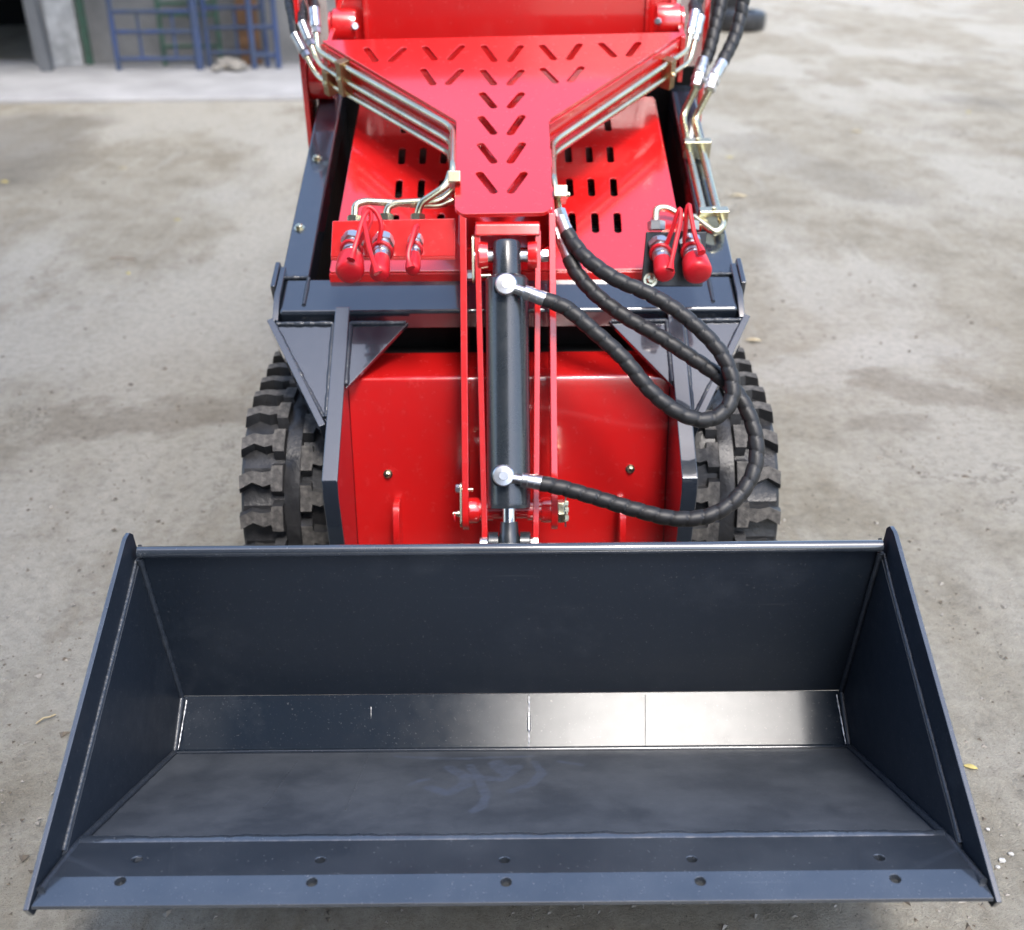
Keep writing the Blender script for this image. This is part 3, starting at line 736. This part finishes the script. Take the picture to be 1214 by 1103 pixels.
# ------------------------------------------------------------------ loader arm
arm = ld
YP, YS = (1.884, .797), 18.0
cy_, sy_ = math.cos(R(YS)), math.sin(R(YS))
MY = Matrix(((1,0,0,0),(0,cy_,-sy_,YP[0]),(0,sy_,cy_,YP[1]),(0,0,0,1)))
def yv(px, py): q = MY.inverted() @ onp(px, py, YP, YS); return (q.x, q.y)
slots = [(434.6,58,445,72),(478.4,58,463.6,72),(503.8,56.3,515,70),(547.6,55,533.5,70),(573.5,55,585.9,71.7),(617,55,604.4,71.7),
 (642.7,54.4,656.3,69.7),(686.7,53,674.9,69.7),(712.7,52,727.5,66.2),(756.6,51,745.5,65.5),
 (501.8,82.8,513,99.3),(546.3,83.5,531.5,98.8),(572.8,84,585.1,99.3),(618,84,604.4,99.3),(643.5,82,658.3,97),(689,80.3,676.3,95.9),
 (571.8,111.2,585,126.5),(618,111.2,604.9,126.5),(570.5,139.6,585,157.6),(618.7,138.4,605,158),(569.8,171.7,585,191.5),(619,171,605,191.5),
 (568.6,206,585,227),(621,206,605.6,226.8)]
holes = [slot2d(yv(a,b), yv(c,d), .0072) for a,b,c,d in slots]
OUT = [(548,254),(539,247),(541,143),(381,48),(812,38),(651,142),(655,246),(646,252)]
out2 = [yv(*p) for p in OUT]
me = plate(round_poly(out2, .008, 4), holes, .008, .001)
place_mesh(me, 'top_plate', RED, MY, arm)
mb_ = plate(round_poly([(x*.97, u+.012) for x, u in out2], .008, 4), [], .006, .001)
place_mesh(mb_, 'bottom_plate', RED, MY @ Matrix.Translation((0, 0, -.080)), arm)
def yw(x, u, w): return MY @ Vector((x, u, -w))              # w below the plate
# skirts under the diagonal edges
SKD = .088
for s, (ia, ib) in ((-1, (3, 2)), (1, (4, 5))):
    a = Vector(out2[ia]); b = Vector(out2[ib]); ins = Vector((-s*.004, .004))
    a = a + ins; b = b + ins
    q = [yw(a.x,a.y,.0085), yw(b.x,b.y,.0085), yw(b.x,b.y,SKD), yw(a.x,a.y,SKD)]
    if s > 0: q = q[::-1]
    MB().slab(q, .008).build('skirt', RED, arm, bevel=.001)
    # side plates that run back to the pivots, and their bosses
    xs_ = s*.383
    t0 = MY @ Vector((xs_, a.y-.02, 0)); y0, z0 = t0.y, t0.z
    MB().prism([(y0, z0-.004), (y0+.55, z0-.004+.55*math.tan(R(16))), (y0+.55, z0-.10+.55*math.tan(R(16))), (y0+.02, z0-.10)], xs_-.005, xs_+.005).build('arm_plate', RED, arm, bevel=.001)
    bz = 1.015 if s < 0 else 1.02
    MB().lathe((s*.334, 2.63, bz), (s, 0, 0), [(0,.030),(.0,.038),(.012,.04),(.05,.04),(.055,.034),(.06,.034)], 28).build('pivot_boss', RED, arm)
    bolt((s*.335, 2.592, bz+.005), (-s*.3, -1, .3), arm, 'pivot_bolt', 1.0, zb_me)
# central boom, in its own frame: s up along it, h away from the camera
cp, sp = math.cos(R(28)), math.sin(R(28))
def bo(s, h): return (1.678 + sp*s + cp*h, .409 + cp*s - sp*h)
def bp(x, s, h): return Vector((x, *bo(s, h)))
def sy(py): return (551.5-py)/684.0
for s in (-1, 1):
    # outer plates
    top = (1.884+.004, .797-.012)
    n = 8; arc = [bo(-.085+.030*math.cos(t)*-1*0 + -.030*math.sin(t), .030-.030*math.cos(t)) for t in [math.pi*i/n for i in range(n+1)]]
    poly = [bo(.435, 0)] + arc + [bo(.05,.095), bo(.30,.12), tuple((MY @ Vector((0,.22,-.0085))).yz), tuple((MY @ Vector((0,.004,-.0085))).yz)]
    MB().prism(poly, s*.0715, s*.0830).build('boom_plate', RED, arm, bevel=.0012)
    # inner plates
    poly = [bo(.405,.0), bo(-.20,.0), bo(-.21,.06), bo(.0,.06), bo(.30,.06), bo(.405,.05)]
    dx = .0
    m = MB().prism(poly, s*.0415, s*.0515)
    for i, v in enumerate(m.v):                       # they lean in a little towards the bottom
        k = (v[2]-.2)/.55; m.v[i] = (v[0] + s*(-.004+.010*k), v[1], v[2])
    m.build('cylinder_bracket', RED, arm, bevel=.0012)
    MB().lathe(bp(s*.0345, sy(303), .012), (s, 0, 0), [(0,.018),(0,.024),(.012,.026),(.016,.026),(.016,.018)], 26).build('pin_boss', RED, arm)
    MB().lathe(bp(s*.030, sy(606), .020), (s, 0, 0), [(0,.0185),(.024,.0185),(.024,.021),(.0285,.023),(.0412,.023)], 26).build('pin_boss', RED, arm)
MB().cyl(bp(-.06, sy(606), .02), bp(.07, sy(606), .02), .015, 24).build('pivot_tube', RED, arm)
# folded cap over the bracket
q = [bp(-.057, sy(267), -.014), bp(.057, sy(267), -.014), bp(.057, sy(281), -.020), bp(-.057, sy(281), -.020)]
MB().prism([bo(sy(263),.055), bo(sy(263),.004), bo(sy(267),-.004), bo(sy(281),-.006), bo(sy(281),.0), bo(sy(270),.055)], -.0565, .0565).build('bracket_cap', RED, arm, bevel=.003)
# pins, keeper plates, bolts
MB().cyl(bp(-.062, sy(303), .012), bp(.063, sy(303), .012), .011, 20).build('upper_pin', ZINC, arm)
bolt(bp(.060, sy(303), .012), (1,0,0), arm, 'hex_head', 1.4, zb_me)
MB().prism(round_poly([bo(sy(278),.0), bo(sy(335),.0), bo(sy(335),.022), bo(sy(278),.028)], .01), -.0625, -.0585).build('keeper_plate', YZINC, arm, bevel=.0006)
bolt(bp(-.0625, sy(326), .008), (-1,0,0), arm, 'hex_head', 1.1, zb_me)
MB().cyl(bp(-.05, sy(327), .006), bp(-.030, sy(327), .006), .0035, 12).build('keeper_screw', YZINC, arm)
MB().prism(round_poly([bo(sy(573),.012), bo(sy(626),.008), bo(sy(626),.035), bo(sy(573),.030)], .01), -.0875, -.0838).build('keeper_plate', YZINC, arm, bevel=.0006)
bolt(bp(-.0877, sy(580), .018), (-1,0,0), arm, 'hex_head', .9, zb_me)
MB().cyl(bp(-.083, sy(581), .003), bp(-.064, sy(581), .003), .003, 12).build('keeper_screw', YZINC, arm)
MB().lathe(bp(-.088, sy(610), .02), (-1,0,0), [(0,.006),(.004,.006),(.005,.004),(.012,.004)], 14).build('grease_nipple', YZINC, arm)
MB().tube([bp(-.097, sy(614)+.007*math.cos(t), .02+.007*math.sin(t)) for t in [i*2*math.pi/14 for i in range(15)]], .0013, 8).build('nipple_cap_loop', CAPS, arm)
nut = MB(); nut.lathe(bp(.0835, sy(608), .02), (1,0,0), [(0,.021),(.010,.021),(.012,.019),(.012,.012),(.0125,.0005)], 6)
ax = Vector((1,0,0)); u = Vector((0, *[bo(1,0)[i]-bo(0,0)[i] for i in (0,1)])); w_ = ax.cross(u)
for k in range(6):
    an = k*math.pi/3 + .3; c = bp(.0985, sy(608), .02) + (u*math.cos(an)+w_*math.sin(an))*.0145
    nut.box(c, (.007, .008, .008), Matrix((ax, u, w_)).transposed())
nut.build('castle_nut', YZINC, arm, bevel=.0008)
MB().cyl(bp(.097, sy(590), .012), bp(.097, sy(627), .028), .0016, 8).build('split_pin', ZINC, arm)

# tilt cylinder
cyl = MB().lathe(bp(-.002, sy(603), 0), bp(0,1,0)-bp(0,0,0), [(0,.030),(0,.0368),(.006,.0374),(.0062,.0368),(.0075,.0368),(.008,.0374),(sy(333)-sy(603),.0374),(sy(329)-sy(603),.033),(sy(327)-sy(603),.0245),(sy(290)-sy(603),.0240),(sy(287)-sy(603),.021),(sy(286)-sy(603),.01)], 48).build('tilt_cylinder', CYL, arm)
MB().cyl(bp(-.002, sy(601), 0), bp(-.002, sy(622), 0), .0125, 28).build('rod', CHROME, cyl)
MB().lathe(bp(-.002, sy(619), 0), -(bp(0,1,0)-bp(0,0,0)), [(0,.011),(.001,.0155),(.02,.0165),(.03,.020),(.08,.020)], 28).build('rod_end', CYL, cyl)
for s in (-1, 1):
    MB().lathe(bp(-.002+s*.019, sy(645), 0), (s,0,0), [(0,.012),(0,.020),(.016,.020),(.018,.018),(.018,.001)], 26).build('rod_bush', CYL, arm)
    MB().lathe(bp(-.002+s*.038, sy(647), 0), (s,0,0), [(0,.014),(.012,.014),(.013,.012),(.013,.001)], 6 if s > 0 else 26).build('pin_head', ZINC, arm)

HR = .0135
def wrapped(pts, name, parent, r=HR, pitch=.026):
    path = spline(pts, .0028)
    def rf(L, a, t):
        ph = (L/pitch + a/(2*math.pi)) % 1.0
        return r*(.84 + .18*(1 - abs(1.5*ph-.9)**2.2*.8) - (.09 if ph < .09 else 0))
    return MB().tube(path, r, 22, rf).build(name, HOSE, parent, angle=40)
def ferrule(a, b, r, parent, mat=ZINC, hexn=True, name='hose_ferrule'):
    a = Vector(a); b = Vector(b); L = (b-a).length; ax = b-a
    o = MB().lathe(a, ax, [(0,r*.86),(L*.03,r*.95),(L*.3,r),(L*.32,r*.94),(L*.6,r*.94),(L*.62,r),(L*.97,r),(L,r*.9)], 22).build(name, mat, parent)
    return o
def hexnut(a, b, r, parent, mat=ZINC, name='hex_nut'):
    L = (Vector(b)-Vector(a)).length
    return MB().lathe(a, Vector(b)-Vector(a), [(0,r*.8),(L*.08,r),(L*.92,r),(L,r*.8)], 6).build(name, mat, parent, angle=25)
hd = lambda px, py, h: isect(px, py, bp(0,0,h), (0, cp, -sp))     # pixel -> plane parallel to the picture at depth h from the boom front
# banjo fittings on the cylinder and their hoses
for (px, py, ex, ey, sx_, sy2) in ((600,339,615,344,648,356),(597,564,612,567,643,573)):
    c = hd(px, py, -.034); nrm = Vector((0,-cp,sp))
    MB().lathe(c - nrm*.006, nrm, [(0,.022),(.004,.022),(.006,.019)], 28).build('port_boss', CYL, arm)
    MB().lathe(c, nrm, [(0,.0165),(.004,.0185),(.018,.0185),(.0205,.0165),(.021,.008),(.0222,.0075),(.0222,.0002)], 32).build('banjo_bolt', ZINC, arm)
    p = hd(px+9, py+3, -.046); q = hd(ex+6, ey+2, -.046); e = hd(sx_, sy2, -.047)
    MB().cyl(p, q, .0085, 18).build('banjo_neck', ZINC, arm)
    ferrule(q, e, .0128, arm)
k = lambda L: [hd(x, y, h) for x, y, h in L]
wrapped(k([(646,355,-.047),(672,366,-.05),(702,391,-.056),(738,424,-.06),(772,464,-.062),(806,490,-.062),(838,498,-.058),(861,485,-.052),(869,462,-.045),(862,432,-.038),(842,403,-.032),(806,371,-.026),(768,348,-.018),(728,330,-.008),(697,308,.008),(681,290,.022),(672,276,.03)]), 'wrapped_hose', arm)
wrapped(k([(641,573,-.047),(668,579,-.048),(706,590,-.052),(752,604,-.056),(800,615,-.058),(842,611,-.056),(874,590,-.05),(893,560,-.042),(897,528,-.034),(890,497,-.026),(875,468,-.018),(852,446,-.012),(820,424,-.008),(782,399,-.004),(742,376,.002),(707,350,.012),(684,324,.024),(675,306,.034)]), 'wrapped_hose', arm)
# ports where the hoses leave the boom pipes
ferrule(hd(665,258,.040), hd(673,279,.03), .0125, arm); hexnut(hd(662,249,.044), hd(666,260,.040), .0120, arm)
ferrule(hd(666,285,.05), hd(676,309,.034), .0118, arm); hexnut(hd(662,270,.056), hd(667,286,.05), .0115, arm)

# steel pipes along the skirts
def skp(s, off):
    ia, ib = ((3, 2) if s < 0 else (4, 5))
    A = yw(*out2[ia], 0); B = yw(*out2[ib], 0); nrm = (B-A).cross(MY.to_3x3() @ Vector((0,0,1))).normalized()
    if nrm.x*s < 0: nrm = -nrm
    return A + nrm*off, nrm
def onskirt(s, px, py, off=.014):
    p, n = skp(s, off); return isect(px, py, p, n)
bside = lambda s, px, py, x=.094: isect(px, py, (s*x, 0, 0), (1, 0, 0))
PR = .0058
def pipe(pts, parent=arm, r=PR, name='steel_pipe', fr=.03):
    return MB().tube(filleted(pts, fr), r, 14).build(name, YZINC, parent, angle=60)
Lp = [[(377,60),(405,77),(537,151)], [(378,75),(390,84.5),(535,168)], [(376,90),(388,98),(533,182)]]
ends = [(375,38),(369,53),(363,66)]
for i, (pts, e) in enumerate(zip(Lp, ends)):
    P3 = [onskirt(-1, *p) for p in pts]
    e3 = hd(*e, 0); d0 = P3[0]; D0 = (P3[0]-CAM).length
    e3 = CAM + ray(*e)*(D0+.02)
    tail = [hd(536.5, 196+3*i, .085+.012*i), hd(537, 212+3*i, .075+.012*i)]
    pipe([e3] + P3 + tail)
    # swaged hose end and hose climbing out of the picture
    dirv = (e3 - d0).normalized(); f0 = e3 - dirv*.004; 
    hexnut(f0, f0+dirv*.016, .0098, arm); ferrule(f0+dirv*.014, f0+dirv*.058, .0118, arm)
    top = [(371,-12),(355,-10),(344,-8)][i]; h1 = f0+dirv*.052
    D1 = (h1-CAM).length; p2 = CAM + ray((top[0]*.5+[375,362,350][i]*.5), 8+6*i)*(D1+.05); p3 = CAM + ray(*top)*(D1+.14)
    wrapped([h1, p2, p3, p3+Vector((.0,.25,.12))], 'wrapped_hose', arm, .0115)
Rp = [[(815,59),(786,79),(654.5,169)], [(818,73),(798,86),(656,182)]]
for i, (pts, e) in enumerate(zip(Rp, [(819,40),(824,47)])):
    P3 = [onskirt(1, *p) for p in pts]; e3 = CAM + ray(*e)*((P3[0]-CAM).length+.02); d0 = P3[0]
    tail = [hd(656.5, 212+4*i, .078+.014*i), hd(659, 230+6*i, .066+.012*i), hd(664, (252,273)[i], .044+.01*i)]
    pipe([e3] + P3 + tail)
    dirv = (e3-d0).normalized(); f0 = e3 - dirv*.004
    hexnut(f0, f0+dirv*.016, .0098, arm); ferrule(f0+dirv*.014, f0+dirv*.058, .0118, arm)
    h1 = f0+dirv*.052; D1 = (h1-CAM).length
    wrapped([h1, CAM+ray(822+4*i, 8)*(D1+.04), CAM+ray(824+5*i, -12)*(D1+.1), CAM+ray(824+5*i, -12)*(D1+.1)+Vector((0,.25,.1))], 'wrapped_hose', arm, .0115)
# clamps
def clamp(c, ax, up, size, parent, mat=BRASS, bo_=True, bn=None):
    ax = Vector(ax).normalized(); up = Vector(up).normalized(); w = ax.cross(up).normalized(); up = w.cross(ax)
    Mx = Matrix((ax, up, w)).transposed()
    o = MB().box(c, size, Mx).build('pipe_clamp', mat, parent, bevel=.0015)
    if bo_:
        n = bn if bn is not None else w
        bolt(Vector(c) + Vector(n)*size[2]/2, n, o, 'clamp_bolt', .62, None)
    return o
for s, px, py, h in ((-1,408,92,.075),(-1,391.5,97,.055),(1,792,87,.065)):
    p, n = skp(s, .014); c = isect(px, py, p, n); ia, ib = ((3,2) if s < 0 else (4,5))
    A = yw(*out2[ia],0); B = yw(*out2[ib],0); dn = MY.to_3x3() @ Vector((0,0,1))
    clamp(c, (B-A), dn, (.020, h, .026), arm, BRASS, True, n)
clamp(bp(-.094, sy(202), .075), bp(0,1,0)-bp(0,0,0), (0,1,0), (.020,.07,.022), arm, YZINC, True, Vector((-1,0,0)))
clamp(bp(.094, sy(222), .062), bp(0,1,0)-bp(0,0,0), (0,1,0), (.020,.06,.024), arm, YZINC, True, Vector((1,0,0)))

# auxiliary couplers on the red bracket beside the boom
HB = .045
q = [hd(394,262,HB), hd(540,259,HB), hd(540,304,HB), hd(392,305,HB)]
pb = MB().slab([q[3],q[2],q[1],q[0]], .006).build('coupler_bracket', RED, arm, bevel=.0015)
q2 = [hd(392,305.5,HB), hd(540,304.5,HB)]
MB().slab([q2[0], q2[1], q2[1]+Vector((0,.07,-.0)), q2[0]+Vector((0,.07,-.0))], .006).build('bracket_foot', RED, pb, bevel=.001)
for i, pts in enumerate(([(534,205,.06),(529,221,.045),(500,240,.05),(496,249,.055),(495,262,.06)], [(536,226,.07),(522,238,.06),(470,241,.06),(459,246,.06),(458,262,.062)], [(537,238,.08),(520,244,.075),(432,239,.065),(421,243,.062),(420,264,.062)])):
    pipe([hd(*p) for p in pts], fr=.02, r=.0066)
    x, y, h = pts[-1]; hexnut(hd(x,y-8,h), hd(x,y+1,h), .0135, arm, YZINC if i else YZINC)
def coupler(a, b, rbody, rcap, parent, loop, capfrac=.55):
    """quick coupler body from a (on the bracket) to b (end of its red dust cap)"""
    a = Vector(a); b = Vector(b); ax = (b-a); L = ax.length; axn = ax.normalized(); rb = rbody
    cpl = MB().lathe(a, ax, [(0,rb*1.15),(L*.16,rb*1.15),(L*.165,rb*.95),(L*.30,rb*.95),(L*.31,rb*1.05),(L*.42,rb*1.05),(L*.43,rb*.92),(L*.6,rb*.95),(L*.95,rb*.95)], 26).build('quick_coupler', ZINC, parent)
    hexnut(a+ax*.02, a+ax*.17, rb*1.32, cpl, ZINC)
    MB().lathe(a, ax, [(L*capfrac,rb*.9),(L*capfrac,rcap*.86),(L*(capfrac+.04),rcap*.93),(L*.86,rcap*1.03),(L*.92,rcap*1.02),(L*.965,rcap*.96),(L*.99,rcap*.86),(L*1.01,rcap*.6),(L*1.014,.0003)], 32).build('dust_cap', CAPS, cpl)
    u = axn.orthogonal().normalized(); w = axn.cross(u); cc_ = a+ax*.34
    MB().tube([cc_ + (u*math.cos(t)+w*math.sin(t))*rb*1.16 + axn*.004*math.sin(t) for t in [i*2*math.pi/24 for i in range(25)]], .0032, 8, cap=False).build('cap_ring', CAPS, cpl)
    MB().tube(spline(loop, .004), .0042, 8, lambda Lq, an, t: .0042 if t < .9 else .0042+.006*(t-.9)*10*.6).build('cap_strap', CAPS, cpl)
    return cpl
H0, H1 = .035, -.030
coupler(hd(418,282,H0), hd(414.5,325,H1), .0150, .0240, arm, k([(424,290,.0),(437,268,-.01),(440,258,-.012),(438,250,-.012),(431,258,-.022),(423,285,-.04),(416,308,-.052)]))
coupler(hd(455,283,H0), hd(449.5,327,H1), .0148, .0168, arm, k([(449,288,.0),(452,268,-.01),(446,252,-.012),(437,246,-.014),(431,252,-.016),(433,272,-.03),(440,303,-.045),(448,324,-.05)]))
coupler(hd(493,282,H0), hd(489,321,H1), .0105, .0128, arm, k([(487,290,.005),(492,279,-.008),(495,270,-.010),(493,269,-.016),(488,285,-.03),(484,303,-.04),(487,318,-.045)]))

# right side: pipes on the rail, black bracket, two couplers (they belong to the chassis)
rl = lambda px, py, h=.028: onp(px, py, (BF.x - st_*h, BF.y + ct*h), TS)
pipe([rl(825,104,.085), rl(808.5,138), rl(815,172), rl(833,248), rl(838,262,.02), rl(828,270,.02)], ld, .0078, fr=.035)
pb2 = [rl(841,108,.085), rl(823,143), rl(830,170), rl(850,247), rl(858,268,.026), rl(848,277,.02), rl(822,257,.03), rl(815,262,.02)]
pipe(pb2, ld, .0078, fr=.02)
pipe([rl(812,258,.03), rl(790,246,.045), rl(778,247,.045), rl(777,266,.03)], ld, .0068, fr=.02)
for (a_, b_, c_, d_) in (((825,104),(829,90),(834,72),[(839,66,.115),(847,36,.15),(855,2,.19),(859,-20,.22)]), ((841,108),(846,92),(856,75),[(859,69,.115),(871,44,.14),(878,18,.17),(884,-18,.22)])):
    A = rl(*a_,.085); B = rl(*b_,.098); C_ = rl(*c_,.11)
    hexnut(A, A.lerp(B,.55), .0135, ld); hexnut(A.lerp(B,.5), B, .016, ld); ferrule(B, C_, .0150, ld)
    wrapped([C_.lerp(B,.1)] + [rl(*q_) for q_ in d_], 'wrapped_hose', ld, .0150)
for px, py in ((826,176),(845,258)):
    c = rl(px, py, .026); clamp(c, (1,0,0), (0,ct,st_), (.058 if py < 200 else .058, .018, .040), ld, YZINC, True, Vector(NT))
bk2 = [(766,275),(838,275),(833,340),(760,340)]
BX = .10; hb = lambda px, py, w=0: isect(px, py, (0, BF.x-.012+w, BF.y+.03), (0, .94, -.34))
q = [hb(*p) for p in bk2]
pq = []
o2 = round_poly([(p.x, (p - q[3]).length if i in (0,) else 0) for i, p in enumerate(q)], 0) 
bb = MB().slab([q[3],q[2],q[1],q[0]], .005).build('black_bracket', BLACK, ld, bevel=.002)
bolt(hb(771,332,-.001), (0,-.94,.34), bb, 'flange_bolt', 1.15)
k2 = lambda L: [hb(*p) for p in L]
coupler(hb(781,288,.0), hb(788.5,327,-.075), .0155, .0178, ld, k2([(789,293,-.02),(797,272,-.03),(803,254,-.035),(806,248,-.035),(807,260,-.045),(799,297,-.07),(794,320,-.085)]))
coupler(hb(818,286,.0), hb(828,326,-.075), .0165, .0250, ld, k2([(811,290,-.015),(813,268,-.03),(814,250,-.035),(817,243,-.035),(819,255,-.045),(824,280,-.06),(832,300,-.085)]))
for px in (778, 818): hexnut(hb(px,262,.004), hb(px,274,.002), .0165, ld, ZINC)

# ------------------------------------------------------------------ litter on the ground
def leaf(px, py, L, rz, mat, label, name='fallen_leaf'):
    p = atZ(px, py); m = MB(); n = 7; vs = []
    for i in range(n):
        t = i/(n-1); w = .22*L*math.sin(math.pi*min(t*1.05,1))**.8; b = .04*L*math.sin(math.pi*t)
        vs += [(-w, (t-.5)*L, .003+b+.2*w), (0, (t-.5)*L, .003+b*.6), (w*.8, (t-.5)*L, .003+b+.35*w)]
    fs = []
    for i in range(n-1): fs += [(3*i,3*i+1,3*i+4,3*i+3),(3*i+1,3*i+2,3*i+5,3*i+4)]
    m.add(vs, fs); o = m.build(name, mat, None, angle=60); so_ = o.modifiers.new('t', 'SOLIDIFY'); so_.thickness = .0008
    o.location = p; o.rotation_euler = (0, 0, rz); return tag(o, label, 'leaf', None)
leaf(1150, 911, .024, R(70), LEAF2, 'curled yellow leaf on the ground just right of the bucket')
leaf(893, 405, .055, R(80), LEAF, 'pale dry leaf beside the right track')
leaf(210, 262, .035, R(80), LEAF2, 'small yellow leaf on the yard left of the loader')
leaf(5, 217, .06, R(70), LEAF2, 'yellow leaf at the left edge of the yard')
leaf(875, 234, .09, R(75), LEAF, 'pale brown leaf on the yard right of the couplers')
leaf(865, 188, .05, R(85), LEAF2, 'yellow leaf lying near the right hand pipes')
leaf(1147, 134, .05, R(20), LEAF2, 'tiny yellow leaf far back on the right of the yard')
leaf(152, 325, .035, R(40), LEAF2, 'yellow scrap of leaf beside a dark twig on the left')
leaf(1015, 157, .08, R(85), LEAF, 'pale leaf in the middle of the yard on the right')
leaf(146, 201, .06, R(80), LEAF, 'orange brown leaf on the left of the yard')
def twig(px, py, L, rz, label):
    p = atZ(px, py); o = MB().tube([(-L/2,0,.004),(-L*.1,.03*L,.008),(L*.2,-.02*L,.006),(L/2,.05*L,.004)], .0018, 6).build('twig', LEAF if L < .06 else BRICKISH); o.location = p; o.rotation_euler = (0,0,rz); tag(o, label, 'twig')
twig(55, 855, .035, R(40), 'thin twig on the ground left of the bucket'); twig(145, 308, .10, R(-10), 'dark twig on the yard left of the track')
for i, (px, py, s) in enumerate(((1188,1022,.0065),(1198,1014,.005),(1171,985,.004),(1182,1030,.005))):
    rock(atZ(px, py)+Vector((0,0,.003)), s, WHITE, 'pebble', ['largest white pebble beside the bucket\'s right lip','small white pebble just behind the largest one by the lip','tiny pale pebble right of the bucket side','pale pebble nearest the bucket\'s right corner'][i])
# loose grit: nobody could count it
rg2 = random.Random(11); vs = []; fs = []
base = [(1,0,0),(-.5,.85,0),(-.5,-.85,0),(0,0,.8),(0,0,-.4)]; bf = [(0,1,3),(1,2,3),(2,0,3),(1,0,4),(2,1,4),(0,2,4)]
mis = []
def chips(n, ymax, pw, s0, s1):
    k = 0
    while k < n:
        y = .55 + ymax*rg2.random()**pw; x = rg2.uniform(-1,1)*(.55*y+.5)
        if abs(x) < .56 and 1.5 < y < 3.2: continue
        s = s0 + s1*rg2.random()**5; a = rg2.uniform(0, 6.28); c, sn = math.cos(a), math.sin(a); kx, ky = rg2.uniform(.6,1.4), rg2.uniform(.5,1.2)
        n0 = len(vs); mi = 0 if rg2.random() < .62 else 1
        for (bx, by, bz) in base: vs.append((x+s*(bx*kx*c-by*ky*sn), y+s*(bx*kx*sn+by*ky*c), .0008+s*bz*.7))
        fs.extend(tuple(i+n0 for i in f) for f in bf); mis.extend([mi]*len(bf)); k += 1
chips(16000, 2.4, 1.1, .0008, .0042); chips(6000, 6.5, 1.3, .002, .008)
me = bpy.data.meshes.new('grit'); me.from_pydata(vs, [], fs); me.materials.append(STONE)
me.materials.append(flat('dark_chip', (.15, .125, .095), .9, (.09, .075, .06), 40)); me.polygons.foreach_set('material_index', mis); me.update()
g = link(bpy.data.objects.new('grit', me)); g['kind'] = 'stuff'; g['label'] = 'loose pale and dark grit scattered over the yard ground'; g['category'] = 'grit'
